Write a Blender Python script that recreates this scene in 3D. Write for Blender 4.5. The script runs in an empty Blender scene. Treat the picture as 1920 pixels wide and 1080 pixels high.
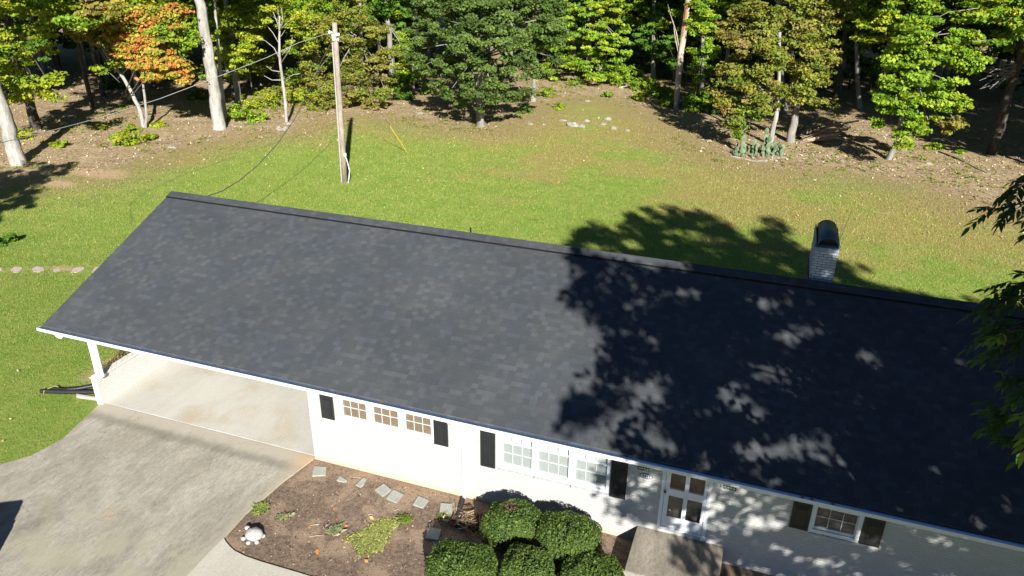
import bpy, bmesh, math, random
import numpy as np
from mathutils import Vector, Matrix
R = math.radians
rng = np.random.default_rng(7); random.seed(7)
S = bpy.context.scene
C = S.collection
# ------------------------------------------------------------------ camera
CP = np.array([10.3109, -13.561, 12.6424]); YAW, PIT, ROL, F = 0.3402, -0.4357, -0.0109, 1411.28
def rotm():
    cy, sy = math.cos(YAW), math.sin(YAW); cp, sp = math.cos(PIT), math.sin(PIT); cr, sr = math.cos(ROL), math.sin(ROL)
    return (np.array([[cy,-sy,0],[sy,cy,0],[0,0,1]]) @ np.array([[1,0,0],[0,cp,-sp],[0,sp,cp]]) @ np.array([[cr,0,sr],[0,1,0],[-sr,0,cr]]))
MR = rotm()
cam = bpy.data.cameras.new('camera'); camo = bpy.data.objects.new('camera', cam); C.objects.link(camo)
right, fwd, up = MR[:,0], MR[:,1], MR[:,2]
camo.matrix_world = Matrix(((right[0],up[0],-fwd[0],CP[0]),(right[1],up[1],-fwd[1],CP[1]),(right[2],up[2],-fwd[2],CP[2]),(0,0,0,1)))
cam.sensor_width = 36; cam.lens = F/1920*36; cam.clip_end = 2000; cam.clip_start = .1
S.camera = camo
def ray(u, v): return MR @ np.array([(u-960)/F, 1, (540-v)/F])
def atz(u, v, z=0.0):
    d = ray(u, v); return CP + d*(z-CP[2])/d[2]
def aty(u, v, y):
    d = ray(u, v); return CP + d*(y-CP[1])/d[1]
def atd(u, v, t): return CP + ray(u, v)*t
def proj(P):
    d = (np.asarray(P, float)-CP) @ MR
    return 960+F*d[...,0]/d[...,1], 540-F*d[...,2]/d[...,1], d[...,1]
# ------------------------------------------------------------------ world, sun, exposure
EL, AZ = R(27), R(30)                       # the sun stands behind the camera and to its side
SD = np.array([math.sin(AZ)*math.cos(EL), -math.cos(AZ)*math.cos(EL), math.sin(EL)])
W = bpy.data.worlds.new('World'); S.world = W; W.use_nodes = True
wn = W.node_tree.nodes; sky = wn.new('ShaderNodeTexSky'); sky.sky_type = 'NISHITA'; sky.sun_disc = False
sky.sun_elevation = EL; sky.sun_rotation = math.atan2(SD[0], SD[1]); sky.altitude = 6000; sky.ozone_density = 3.0; sky.dust_density = .2
W.node_tree.links.new(sky.outputs[0], wn['Background'].inputs[0]); wn['Background'].inputs[1].default_value = 0.05
sun = bpy.data.lights.new('sun', 'SUN'); sun.energy = 5; sun.angle = R(.55); sun.color = (1, .95, .86)
so = bpy.data.objects.new('sun', sun); C.objects.link(so); so.rotation_euler = Vector(SD).to_track_quat('Z', 'Y').to_euler()
S.view_settings.view_transform = 'Standard'; S.view_settings.look = 'None'; S.view_settings.exposure = 1.15
S.view_settings.gamma = 1; S.view_settings.use_curve_mapping = False
# ------------------------------------------------------------------ tags and mesh helpers
def tag(o, label=None, cat=None, group=None, kind=None):
    if label: o['label'] = label
    if cat: o['category'] = cat
    if group: o['group'] = group
    if kind: o['kind'] = kind
    return o
def thing(name, label, cat, loc=(0,0,0), group=None):
    o = bpy.data.objects.new(name, None); C.objects.link(o); o.location = loc; o.empty_display_size = .2
    return tag(o, label, cat, group)
def link(name, me, m, parent=None):
    if m is not None and not me.materials: me.materials.append(m)
    o = bpy.data.objects.new(name, me); C.objects.link(o)
    if parent is not None:
        o.parent = parent
        o.location = -Vector(parent_loc(parent))
    return o
def parent_loc(p):
    v = Vector((0,0,0))
    while p is not None: v += Vector(p.location); p = p.parent
    return v
class MB:
    def __init__(s): s.v = []; s.f = []
    def add(s, vs, fs):
        n = len(s.v); s.v += [tuple(map(float, p)) for p in vs]; s.f += [tuple(i+n for i in f) for f in fs]; return s
    def box(s, x0, x1, y0, y1, z0, z1):
        vs = [(x,y,z) for z in (z0,z1) for y in (y0,y1) for x in (x0,x1)]
        return s.add(vs, [(0,2,3,1),(4,5,7,6),(0,1,5,4),(2,6,7,3),(0,4,6,2),(1,3,7,5)])
    def obox(s, c, ax, ay, az):                       # oriented box, half axes
        c, ax, ay, az = map(np.asarray, (c, ax, ay, az)); vs = [c+i*ax+j*ay+k*az for k in (-1,1) for j in (-1,1) for i in (-1,1)]
        return s.add(vs, [(0,2,3,1),(4,5,7,6),(0,1,5,4),(2,6,7,3),(0,4,6,2),(1,3,7,5)])
    def prism(s, poly, z0, z1):
        n = len(poly); vs = [(p[0],p[1],z0) for p in poly]+[(p[0],p[1],z1) for p in poly]
        return s.add(vs, [tuple(range(n))[::-1], tuple(range(n,2*n))]+[(i,(i+1)%n,n+(i+1)%n,n+i) for i in range(n)])
    def tube(s, pts, rad, seg=8, cap=True, wob=0, flare=0):
        pts = [np.asarray(p, float) for p in pts]; n = len(pts)
        if np.isscalar(rad): rad = [rad]*n
        t0 = pts[1]-pts[0]; t0 /= np.linalg.norm(t0)
        a = np.cross(t0, [0,0,1.0]); a = np.array([1.0,0,0]) if np.linalg.norm(a) < 1e-3 else a/np.linalg.norm(a)
        vs = []
        for i in range(n):
            t = pts[min(i+1,n-1)]-pts[max(i-1,0)]; t /= max(np.linalg.norm(t), 1e-9)
            a = a-t*np.dot(a,t); a /= max(np.linalg.norm(a), 1e-9); b = np.cross(t, a)
            for k in range(seg):
                an = 2*math.pi*k/seg; r = rad[i]*(1+wob*math.sin(an*3+i*.7)+wob*random.uniform(-.5,.5))
                if flare and i == 0: r *= 1+flare*(.5+.5*math.sin(an*5))
                vs.append(pts[i]+r*(math.cos(an)*a+math.sin(an)*b))
        fs = [(i*seg+k, i*seg+(k+1)%seg, (i+1)*seg+(k+1)%seg, (i+1)*seg+k) for i in range(n-1) for k in range(seg)]
        if cap: fs += [tuple(range(seg))[::-1], tuple((n-1)*seg+k for k in range(seg))]
        return s.add(vs, fs)
    def build(s, name, m, parent=None, smooth=False, bevel=0):
        me = bpy.data.meshes.new(name); me.from_pydata(s.v, [], s.f); me.validate()
        bm = bmesh.new(); bm.from_mesh(me); bmesh.ops.recalc_face_normals(bm, faces=bm.faces)
        if bevel: bmesh.ops.bevel(bm, geom=bm.edges[:], offset=bevel, segments=2, affect='EDGES', profile=.5)
        bm.to_mesh(me); bm.free()
        if smooth: me.polygons.foreach_set('use_smooth', [True]*len(me.polygons))
        return link(name, me, m, parent)
def poly_at(pix, z=0): return [tuple(atz(u,v,z)[:2]) for u,v in pix]
def inside(poly, x, y):
    poly = np.asarray(poly); r = np.zeros(np.shape(x), bool); j = len(poly)-1
    for i in range(len(poly)):
        xi, yi = poly[i]; xj, yj = poly[j]
        with np.errstate(divide='ignore', invalid='ignore'):
            r ^= ((yi > y) != (yj > y)) & (x < (xj-xi)*(y-yi)/(yj-yi+1e-12)+xi)
        j = i
    return r
def dist_poly(poly, x, y, closed=True):
    poly = np.asarray(poly, float); d = np.full(np.shape(x), 1e9); n = len(poly)
    for i in range(n if closed else n-1):
        a = poly[i]; b = poly[(i+1)%n]; ab = b-a; L = (ab@ab)+1e-12
        t = np.clip(((x-a[0])*ab[0]+(y-a[1])*ab[1])/L, 0, 1)
        d = np.minimum(d, np.hypot(x-a[0]-t*ab[0], y-a[1]-t*ab[1]))
    return d
# ------------------------------------------------------------------ node helper and materials
class NT:
    def __init__(s, name):
        s.m = bpy.data.materials.new(name); s.m.use_nodes = True; s.t = s.m.node_tree
        s.b = s.t.nodes['Principled BSDF']; s.out = s.t.nodes['Material Output']
    def n(s, typ, props=None, **inp):
        nd = s.t.nodes.new('ShaderNode'+typ)
        for k, v in (props or {}).items(): setattr(nd, k, v)
        for k, v in inp.items():
            k = k.replace('_', ' ')
            if k[0] == 'i' and k[1:].isdigit(): k = int(k[1:])
            s.set(nd.inputs[k], v)
        return nd
    def set(s, sock, v):
        if isinstance(v, bpy.types.NodeSocket): s.t.links.new(v, sock)
        elif isinstance(v, bpy.types.Node): s.t.links.new(v.outputs[0], sock)
        else: sock.default_value = (*v, 1) if isinstance(v, (tuple, list)) and len(v) == 3 and sock.type == 'RGBA' else v
    def math(s, op, a, b=0.0, c=None):
        nd = s.t.nodes.new('ShaderNodeMath'); nd.operation = op; s.set(nd.inputs[0], a); s.set(nd.inputs[1], b)
        if c is not None: s.set(nd.inputs[2], c)
        return nd.outputs[0]
    def noise(s, vec, scale, detail=4, rough=.6, dist=0): return s.n('TexNoise', Vector=vec, Scale=scale, Detail=detail, Roughness=rough, Distortion=dist).outputs[0]
    def ramp(s, f, lo, hi): return s.n('MapRange', {'interpolation_type':'SMOOTHSTEP'}, Value=f, From_Min=lo, From_Max=hi).outputs[0]
    def mix(s, f, a, b):
        nd = s.t.nodes.new('ShaderNodeMix'); nd.data_type = 'RGBA'; s.set(nd.inputs[0], f); s.set(nd.inputs[6], a); s.set(nd.inputs[7], b); return nd.outputs[2]
    def mulc(s, c, f):
        nd = s.t.nodes.new('ShaderNodeMix'); nd.data_type = 'RGBA'; nd.blend_type = 'MULTIPLY'; nd.inputs[0].default_value = 1
        s.set(nd.inputs[6], c); g = s.n('CombineColor', i0=f, i1=f, i2=f); s.set(nd.inputs[7], g); return nd.outputs[2]
    def pos(s): return s.n('NewGeometry').outputs['Position']
    def attr(s, name): return s.n('Attribute', {'attribute_name': name})
    def bump(s, h, dist=.01, strength=1.0): s.set(s.b.inputs['Normal'], s.n('Bump', Height=h, Distance=dist, Strength=strength))
    def base(s, c, rough=.8, spec=.3):
        s.set(s.b.inputs['Base Color'], c); s.set(s.b.inputs['Roughness'], rough); s.b.inputs['Specular IOR Level'].default_value = spec; return s
def simple(name, col, rough=.6, spec=.4, metal=0, var=.12, scale=12, bump=0.0):
    t = NT(name); p = t.n('TexCoord').outputs['Object']; nz = t.noise(p, scale, 5)
    c = t.mulc(col, t.n('MapRange', Value=nz, From_Min=.25, From_Max=.75, To_Min=1-var, To_Max=1+var).outputs[0])
    t.base(c, rough, spec); t.b.inputs['Metallic'].default_value = metal
    if bump: t.bump(nz, bump)
    return t.m
def leaf_material():
    t = NT('leaf'); a = t.attr('tint').outputs['Color']
    t.base(a, .6, .2)
    tr = t.n('BsdfTranslucent', Color=t.mulc(a, 1.5)); mx = t.n('MixShader', Fac=.3); 
    t.t.links.new(t.b.outputs[0], mx.inputs[1]); t.t.links.new(tr.outputs[0], mx.inputs[2]); t.t.links.new(mx.outputs[0], t.out.inputs[0])
    return t.m
def dry_material():
    t = NT('litter'); t.base(t.attr('tint').outputs['Color'], .85, .15); return t.m
def bark(name, a, b, scale=3.0):
    t = NT(name); p = t.pos(); mp = t.n('Mapping', Vector=p); mp.inputs['Scale'].default_value = (1,1,.25)
    n1 = t.noise(mp.outputs[0], scale*3, 6, .7); n2 = t.noise(p, scale*.4, 3)
    c = t.mix(t.ramp(n1, .35, .65), a, b); c = t.mulc(c, t.n('MapRange', Value=n2, To_Min=.6, To_Max=1.35).outputs[0])
    t.base(c, .9, .15); t.bump(n1, .04); return t.m
def shingle_material():
    t = NT('asphalt_shingle'); p = t.pos(); s = t.n('SeparateXYZ', Vector=p)
    x, y, z = s.outputs
    slope = 0.4021; cosn = 1/math.sqrt(1+slope**2)
    ay = t.math('ABSOLUTE', t.math('SUBTRACT', y, 5.23))
    d = t.math('DIVIDE', t.math('SUBTRACT', 5.573, ay), cosn)
    dr = t.math('DIVIDE', d, .142); row = t.math('FLOOR', dr); fr = t.math('FRACT', dr)
    def wn(a, b=0.0):
        cv = t.n('CombineXYZ', X=a, Y=b); return t.n('TexWhiteNoise', {'noise_dimensions':'2D'}, Vector=cv).outputs[0]
    r1 = wn(row, 3.3); r2 = wn(row, 9.7)
    u = t.math('ADD', t.math('DIVIDE', x, .165), t.math('MULTIPLY', r1, 17)); c1 = t.math('FLOOR', u)
    v = t.math('ADD', t.math('DIVIDE', x, .27), t.math('MULTIPLY', r2, 13)); c2 = t.math('FLOOR', v)
    w1 = wn(c1, row); w2 = wn(c2, t.math('ADD', row, 71.0))
    tab = t.math('GREATER_THAN', w1, .5)
    tone = t.math('ADD', t.math('MULTIPLY', t.math('POWER', w1, 2.6), .27), t.math('MULTIPLY', w2, .05))
    big = t.noise(p, .35, 3); fine = t.noise(p, 90, 2, .8)
    tone = t.math('ADD', tone, .75); tone = t.math('MULTIPLY', tone, t.n('MapRange', Value=big, From_Min=.3, From_Max=.7, To_Min=.9, To_Max=1.1).outputs[0])
    tone = t.math('MULTIPLY', tone, t.n('MapRange', Value=fine, From_Min=.3, From_Max=.7, To_Min=.68, To_Max=1.32).outputs[0])
    edge = t.n('MapRange', Value=fr, From_Min=0.0, From_Max=.12, To_Min=.84, To_Max=1.0).outputs[0]  # shadow line under each course's butt edge, painted into the tone
    eu = t.n('MapRange', Value=t.math('FRACT', u), From_Min=0.0, From_Max=.07, To_Min=.9, To_Max=1.0).outputs[0]
    tone = t.math('MULTIPLY', t.math('MULTIPLY', tone, edge), eu)
    hue = t.mix(t.ramp(t.noise(p, .9, 2), .4, .6), (.057,.066,.078), (.065,.072,.080))
    t.base(t.mulc(hue, tone), .92, .25)
    h = t.math('ADD', t.math('MULTIPLY', t.math('SUBTRACT', 1.0, fr), .006), t.math('MULTIPLY', tab, .005))
    t.bump(h, 1.0, .35); return t.m
def brick_material(name, white=(.44,.445,.44), mortar=.93, soil=True, bs=(.2032,.0677), dark=(.88,.88,.88)):
    t = NT(name); p = t.pos(); s = t.n('SeparateXYZ', Vector=p)
    h = t.math('ADD', s.outputs[0], s.outputs[1]); v = t.n('CombineXYZ', X=h, Y=s.outputs[2])
    br = t.n('TexBrick', {'offset':.5}, Vector=v, Color1=(1,1,1), Color2=(.93,.93,.93), Mortar=dark, Scale=1.0, Mortar_Size=.007, Mortar_Smooth=.25, Brick_Width=bs[0], Row_Height=bs[1])
    nz = t.noise(p, 6, 5); n3 = t.noise(p, 40, 3)
    c = t.mulc(t.mulc(white, br.outputs['Color']), t.n('MapRange', Value=nz, To_Min=.9, To_Max=1.08).outputs[0])
    if soil:
        f = t.math('MULTIPLY', t.math('SUBTRACT', 1.0, t.ramp(t.math('ADD', s.outputs[2], t.math('MULTIPLY', nz, .16)), .02, .36)), t.math('SUBTRACT', 1.0, t.ramp(s.outputs[0], 7.6, 8.6))); c = t.mix(t.math('MULTIPLY', f, .75), c, (.55,.36,.22))
    t.base(c, .75, .3)
    hh = t.math('ADD', t.math('MULTIPLY', br.outputs['Fac'], -.006), t.math('MULTIPLY', n3, .0015)); t.bump(hh, 1.0, 1.0)
    return t.m
def concrete_material(name, a, b, dark, k=1.0, f4=.36):
    t = NT(name); p = t.pos(); mp = t.n('Mapping', Vector=p); mp.inputs['Rotation'].default_value = (0,0,R(-28)); mp.inputs['Scale'].default_value = (1,.35,1)
    n1 = t.noise(mp.outputs[0], 1.1*k, 6, .65, .6); n2 = t.noise(p, .55, 4, .6, .3); n3 = t.noise(p, 28, 4, .8); n4 = t.noise(mp.outputs[0], 13, 8, .9)
    c = t.mix(t.ramp(n1, .36, .66), a, b); c = t.mix(t.math('MULTIPLY', t.ramp(n2, .5, .72), .8), c, dark)
    c = t.mulc(c, t.n('MapRange', Value=n3, From_Min=.3, From_Max=.7, To_Min=.80, To_Max=1.16).outputs[0])
    c = t.mulc(c, t.n('MapRange', Value=n4, From_Min=.32, From_Max=.68, To_Min=1-f4, To_Max=1+f4).outputs[0])
    t.t['x'] = 1
    t.base(c, .9, .2); t.bump(n3, .006); t.c = c; t.p = p; return t
M = {}
M['leaf'] = leaf_material(); M['litter'] = dry_material()
M['shingle'] = shingle_material()
M['brick'] = brick_material('white_painted_brick')
M['brick_clean'] = brick_material('carport_brick', (.57,.56,.54), soil=False)
M['chimney_brick'] = brick_material('chimney_painted_brick', (.52,.57,.64), soil=False, bs=(.2032,.0677), dark=(.22,.22,.24))
M['white'] = simple('white_paint', (.6,.61,.62), .45, .4, var=.05, scale=3)
M['trim'] = simple('white_trim', (.62,.65,.69), .35, .5, var=.03, scale=3)
M['gutter'] = simple('gutter_aluminium', (.62,.72,.88), .32, .5, metal=1.0, var=.05, scale=4)
M['shutter'] = simple('black_shutter_paint', (.016,.018,.020), .38, .5, var=.15, scale=8)
M['black'] = simple('black_metal', (.012,.012,.013), .45, .5)
M['ridge_vent'] = simple('ridge_vent_mesh', (.008,.008,.009), .8, .2)
M['cap'] = simple('chimney_cap_steel', (.10,.15,.17), .42, .5, metal=.6, var=.15, scale=5)
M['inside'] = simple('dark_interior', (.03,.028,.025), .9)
M['doorwood'] = simple('brown_door_wood', (.04,.036,.032), .6, var=.3)
M['blind_tan'] = simple('tan_blind', (.27,.20,.145), .6, var=.06)
M['screen'] = simple('insect_screen', (.34,.36,.36), .7, var=.03)
M['blind_grey'] = simple('white_blind', (.6,.62,.62), .6, var=.05)
M['blind_dark'] = simple('dark_blind', (.07,.085,.09), .6, var=.1)
M['pipe'] = simple('black_drain_pipe', (.018,.019,.022), .5, .4)
M['rubber'] = simple('rubber', (.02,.02,.02), .8)
M['polewood'] = bark('weathered_pole_wood', (.33,.285,.24), (.24,.20,.165), 4)
M['wire'] = simple('grey_cable', (.32,.32,.32), .5)
M['wire_dark'] = simple('black_cable', (.05,.05,.05), .5)
M['yellow'] = simple('yellow_plastic', (.75,.55,.02), .4)
M['grey_bark'] = bark('pale_grey_bark', (.27,.26,.24), (.17,.16,.145), 2)
M['brown_bark'] = bark('brown_bark', (.085,.075,.063), (.045,.038,.032), 3)
M['snag_bark'] = bark('snag_bark', (.46,.41,.36), (.33,.26,.21), 3)
M['pale_bark'] = bark('pale_bark', (.37,.36,.335), (.24,.23,.21), 2)
M['rock'] = simple('pale_rock', (.27,.255,.23), .9, .2, var=.35, scale=3, bump=.05)
M['stone'] = simple('stepping_stone', (.30,.31,.28), .9, .2, var=.15, scale=12, bump=.004)
M['flag'] = simple('pink_flagstone', (.42,.35,.31), .9, .2, var=.2, scale=8, bump=.004)
M['turtle'] = simple('turtle_concrete', (.36,.35,.34), .85, .2, var=.2, scale=14, bump=.01)
M['carpaint'] = simple('dark_blue_car_paint', (.015,.02,.035), .25, .6, var=.03)
M['carglass'] = simple('car_glass', (.01,.012,.014), .08, .8, var=.02)
M['chrome'] = simple('chrome', (.6,.6,.6), .2, .6, metal=1, var=.02)
M['cactus'] = simple('cactus_pad', (.13,.18,.10), .6, .3, var=.2, scale=10)
def glass_material():
    t = NT('window_glass'); g = t.n('BsdfGlossy', Roughness=.03, Color=(1,1,1)); tr = t.n('BsdfTransparent', Color=(.94,.955,.95)); lw = t.n('LayerWeight', Blend=.5)
    mx = t.n('MixShader', Fac=t.math('ADD', t.math('MULTIPLY', t.math('POWER', lw.outputs['Facing'], 4.0), .8), .045)); t.t.links.new(tr.outputs[0], mx.inputs[1]); t.t.links.new(g.outputs[0], mx.inputs[2]); t.t.links.new(mx.outputs[0], t.out.inputs[0]); return t.m
M['glass'] = glass_material()
def t_concrete():
    t = concrete_material('driveway_concrete', (.29,.27,.22), (.37,.35,.295), (.215,.20,.165))
    s = t.n('SeparateXYZ', Vector=t.p); y = s.outputs[1]; x = s.outputs[0]
    j = t.ramp(t.math('ADD', y, t.math('MULTIPLY', t.noise(t.p, 2.5, 4), .5)), -.42, .18)
    c = t.mix(t.math('MULTIPLY', j, .85), t.c, (.40,.37,.31))
    st = t.math('MULTIPLY', t.ramp(t.math('ABSOLUTE', t.math('ADD', t.math('ADD', y, .55), t.math('MULTIPLY', t.math('SUBTRACT', t.noise(t.p, 2.2, 3), .5), .35))), .28, .02), .45)
    c = t.mix(st, c, (.13,.12,.10))
    e = t.math('MULTIPLY', t.ramp(t.math('ADD', x, t.math('MULTIPLY', t.noise(t.p, 3, 3), .25)), -.55, -.1), .6); c = t.mix(e, c, (.38,.34,.27))
    b = t.math('MULTIPLY', t.ramp(y, -3.0, -4.2), t.ramp(t.noise(t.p, 1.3, 4), .45, .6)); c = t.mix(t.math('MULTIPLY', b, .6), c, (.34,.33,.24))
    so_ = t.ramp(t.n('VectorMath', {'operation':'DISTANCE'}, i0=t.p, i1=(0,0,0)).outputs['Value'], .9, .1); c = t.mix(t.math('MULTIPLY', so_, .7), c, (.5,.34,.2))
    d = t.math('SUBTRACT', t.n('VectorMath', {'operation':'DISTANCE'}, i0=t.p, i1=tuple(atz(203,966))).outputs['Value'], t.math('MULTIPLY', t.noise(t.p, 7, 6, .8), .62))
    c = t.mix(t.math('MULTIPLY', t.ramp(d, .0, -.3), .7), c, (.42,.34,.24)); vo = t.n('TexVoronoi', {'feature':'DISTANCE_TO_EDGE'}, Vector=t.n('VectorMath', {'operation':'ADD'}, i0=t.p, i1=t.n('VectorMath', {'operation':'SCALE'}, i0=t.n('TexNoise', Vector=t.p, Scale=2.5, Detail=5.0).outputs[1], Scale=.9).outputs[0]).outputs[0], Scale=.30)
    c = t.mulc(c, t.n('MapRange', Value=vo.outputs['Distance'], From_Min=.001, From_Max=.006, To_Min=.80, To_Max=1.0).outputs[0]); t.set(t.b.inputs['Base Color'], c); return t.m
M['drive'] = t_concrete()
def t_slab():
    t = concrete_material('carport_slab_concrete', (.42,.41,.375), (.48,.47,.435), (.40,.34,.25), .55, .07)
    return t.m
M['slab'] = t_slab()
M['walk'] = concrete_material('walkway_concrete', (.44,.42,.36), (.50,.475,.41), (.40,.38,.33), .8, .06).m
M['porch'] = concrete_material('porch_concrete', (.20,.18,.15), (.30,.27,.22), (.15,.135,.11), 1.2).m
def ground_material():
    t = NT('ground'); p = t.pos(); e = t.attr('edge').outputs['Fac']; bare = t.attr('bare').outputs['Fac']; lush = t.attr('lush').outputs['Fac']
    n0 = t.noise(p, .22, 4, .6, .5); n1 = t.noise(p, .9, 5, .65, .4); n2 = t.noise(p, 5, 5, .7); n3 = t.noise(p, 34, 4, .8)
    g = t.mix(t.ramp(n1, .35, .62), (.20,.285,.055), (.28,.32,.075))
    g = t.mix(t.math('MULTIPLY', lush, .95), g, t.mix(t.ramp(n1, .3, .7), (.19,.295,.05), (.27,.335,.075)))
    g = t.mix(t.math('MULTIPLY', t.attr('brown').outputs['Fac'], .85), g, t.mix(n2, (.27,.22,.07), (.36,.32,.12)))
    g = t.mix(t.ramp(n2, .60, .78), g, (.25,.21,.09))
    g = t.mulc(g, t.n('MapRange', Value=n3, From_Min=.3, From_Max=.7, To_Min=.72, To_Max=1.3).outputs[0])
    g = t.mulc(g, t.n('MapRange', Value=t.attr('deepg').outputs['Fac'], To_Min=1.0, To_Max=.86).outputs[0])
    fringe = t.mix(t.ramp(n2, .4, .6), (.25,.19,.08), (.34,.26,.16))
    g = t.mix(t.math('MULTIPLY', t.ramp(t.math('ADD', e, t.math('MULTIPLY', t.math('SUBTRACT', n1, .5), 7.0)), 6.5, .6), .8), g, fringe)
    lit = t.mix(t.ramp(n2, .38, .62), (.40,.31,.19), (.27,.20,.12)); lit = t.mix(t.ramp(n1, .5, .7), lit, (.42,.34,.22))
    lit = t.mulc(lit, t.n('MapRange', Value=t.noise(p, 14, 5, .85), From_Min=.3, From_Max=.7, To_Min=.45, To_Max=1.6).outputs[0])
    f = t.ramp(t.math('ADD', e, t.math('MULTIPLY', t.math('SUBTRACT', n1, .5), 9.0)), .5, -.5)
    c = t.mix(f, g, lit)
    bf = t.ramp(t.math('ADD', bare, t.math('MULTIPLY', t.math('SUBTRACT', n2, .5), .9)), .42, .75); c = t.mix(bf, c, t.mix(n2, (.40,.26,.16), (.50,.38,.24)))
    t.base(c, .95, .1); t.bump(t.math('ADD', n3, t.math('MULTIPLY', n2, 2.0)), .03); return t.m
M['ground'] = ground_material()
def mulch_material():
    t = NT('mulch'); p = t.pos(); n1 = t.noise(p, 1.0, 4, .6, .3); n2 = t.noise(p, 9, 6, .8); n3 = t.noise(p, 60, 3, .8)
    s = t.n('SeparateXYZ', Vector=p)
    c = t.mix(t.ramp(n2, .35, .65), (.12,.088,.068), (.24,.18,.135)); c = t.mix(t.math('MULTIPLY', t.ramp(n1, .47, .62), .8), c, (.33,.245,.175))
    c = t.mix(t.math('MULTIPLY', t.math('MULTIPLY', t.ramp(s.outputs[1], -.75, -.05), t.ramp(s.outputs[0], 8.5, 7.5)), .5), c, (.30,.21,.14))  # wall-side soil tint, left off past the porch to keep shaded mulch dark
    c = t.mulc(c, t.n('MapRange', Value=n3, From_Min=.3, From_Max=.7, To_Min=.5, To_Max=1.5).outputs[0]); t.base(c, .95, .1); t.bump(t.math('ADD', n3, n2), .02); return t.m
M['mulch'] = mulch_material()
# ------------------------------------------------------------------ leaves
PAL = dict(bright=[(.19,.30,.02),(.26,.34,.025),(.12,.23,.018)], yellow=[(.24,.31,.022),(.32,.34,.025),(.16,.26,.018)], oak=[(.085,.14,.03),(.12,.18,.038),(.06,.10,.024)],
    olive=[(.17,.21,.03),(.24,.24,.035),(.13,.18,.025),(.22,.19,.045)], orange=[(.46,.24,.05),(.42,.31,.05),(.48,.17,.05),(.30,.31,.045),(.22,.28,.03),(.36,.30,.05)], box=[(.075,.135,.03),(.115,.175,.038),(.045,.09,.022)],
    deep=[(.06,.14,.015),(.09,.18,.02)], mix=[(.15,.27,.02),(.22,.27,.025),(.11,.20,.02)], rust=[(.25,.18,.06),(.22,.21,.04),(.20,.20,.035)], pecan=[(.04,.085,.018),(.055,.105,.018)], dry=[(.30,.2,.11),(.2,.12,.07),(.42,.32,.2)])  # deep: dark greens, also standing in for foliage in shade
def leaf_arrays(cent, rad, n, size, pal, flat=.45, jit=.25, outc=None):
    """cent (K,3) clump centres; rad (K,) clump radii; n leaves in each; returns verts (L,4,3) and colours (L,3)."""
    K = len(cent); L = K*n
    c = np.repeat(cent, n, 0); r = np.repeat(rad, n)
    d = rng.normal(size=(L,3)); d /= np.linalg.norm(d, axis=1)[:,None]
    q = d*(rng.random(L)**.45)[:,None]*r[:,None]; q[:,2] *= flat
    pos = c+q
    nrm = rng.normal(size=(L,3))*.6; nrm[:,2] += .75; nrm += SD*.35
    if outc is not None:
        o = np.repeat(outc, n, 0); o = o/np.maximum(np.linalg.norm(o, axis=1),1e-6)[:,None]; nrm += o*.7
    nrm /= np.linalg.norm(nrm, axis=1)[:,None]
    a = np.cross(nrm, rng.normal(size=(L,3))); a /= np.linalg.norm(a, axis=1)[:,None]; b = np.cross(nrm, a)
    s = size*(1+jit*rng.normal(size=L))[:,None]; s = np.clip(s, size*.4, size*1.9)
    V = np.stack([pos-a*s*.5, pos+b*s*.34-a*s*.05-nrm*s*.06, pos+a*s*.5-nrm*s*.08, pos-b*s*.34-a*s*.05-nrm*s*.06], 1)
    P = np.array(pal); k = rng.integers(0, len(P), K); base = np.repeat(P[k], n, 0); alt = P[rng.integers(0, len(P), L)]
    w = (rng.random(L) < .35)[:,None]; col = np.where(w, alt, base)*(1+.22*rng.normal(size=(L,1))).clip(.5,1.6)
    return V, col
def quads_object(name, V, col, mat, parent=None):
    L = len(V); me = bpy.data.meshes.new(name); v = V.reshape(-1,3)
    me.vertices.add(4*L); me.vertices.foreach_set('co', v.astype(np.float32).ravel())
    me.loops.add(4*L); me.loops.foreach_set('vertex_index', np.arange(4*L, dtype=np.int32))
    me.polygons.add(L); me.polygons.foreach_set('loop_start', np.arange(0,4*L,4,dtype=np.int32))
    me.polygons.foreach_set('loop_total', np.full(L,4,dtype=np.int32)) if False else None
    at = me.attributes.new('tint', 'FLOAT_COLOR', 'POINT'); cc = np.ones((4*L,4), np.float32); cc[:,:3] = np.repeat(col, 4, 0); at.data.foreach_set('color', cc.ravel())
    me.update(calc_edges=True); me.validate()
    return link(name, me, mat, parent)
def crown_arrays(blobs, size=.24, pal='mix', dens=520, clump=.55, flat=.45, n=34, carve=True):
    """blobs: (centre, radius[, palette]); clumps of leaves spread over each blob's shell and a little inside."""
    Vs, Cs = [], []
    for bl in blobs:
        c, r = np.asarray(bl[0], float), bl[1]; pl = PAL[bl[2] if len(bl) > 2 else pal]
        K = max(4, int(dens*r*r/n)); d = rng.normal(size=(K,3)); d /= np.linalg.norm(d, axis=1)[:,None]
        rr = r*(.5+.55*rng.random(K)**.8); cc = c+d*rr[:,None]*np.array([1,1,.8])
        if carve: w = np.sin(cc[:,0]*2.3+1.4*np.sin(cc[:,2]*1.9))+np.sin(cc[:,2]*3.1+1.5*np.sin(cc[:,0]*1.3+cc[:,1]))+.7*np.sin(cc[:,1]*2.7+cc[:,2]); kp = (w > -.75) | (r < .7); cc, d = cc[kp], d[kp]; K = len(cc)
        if K == 0: continue
        rad = clump*(.6+.8*rng.random(K))*min(1, r/1.2+.3)
        V, col = leaf_arrays(cc, rad, n, size, pl, flat, outc=d); Vs.append(V); Cs.append(col)
    return np.concatenate(Vs), np.concatenate(Cs)
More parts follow.
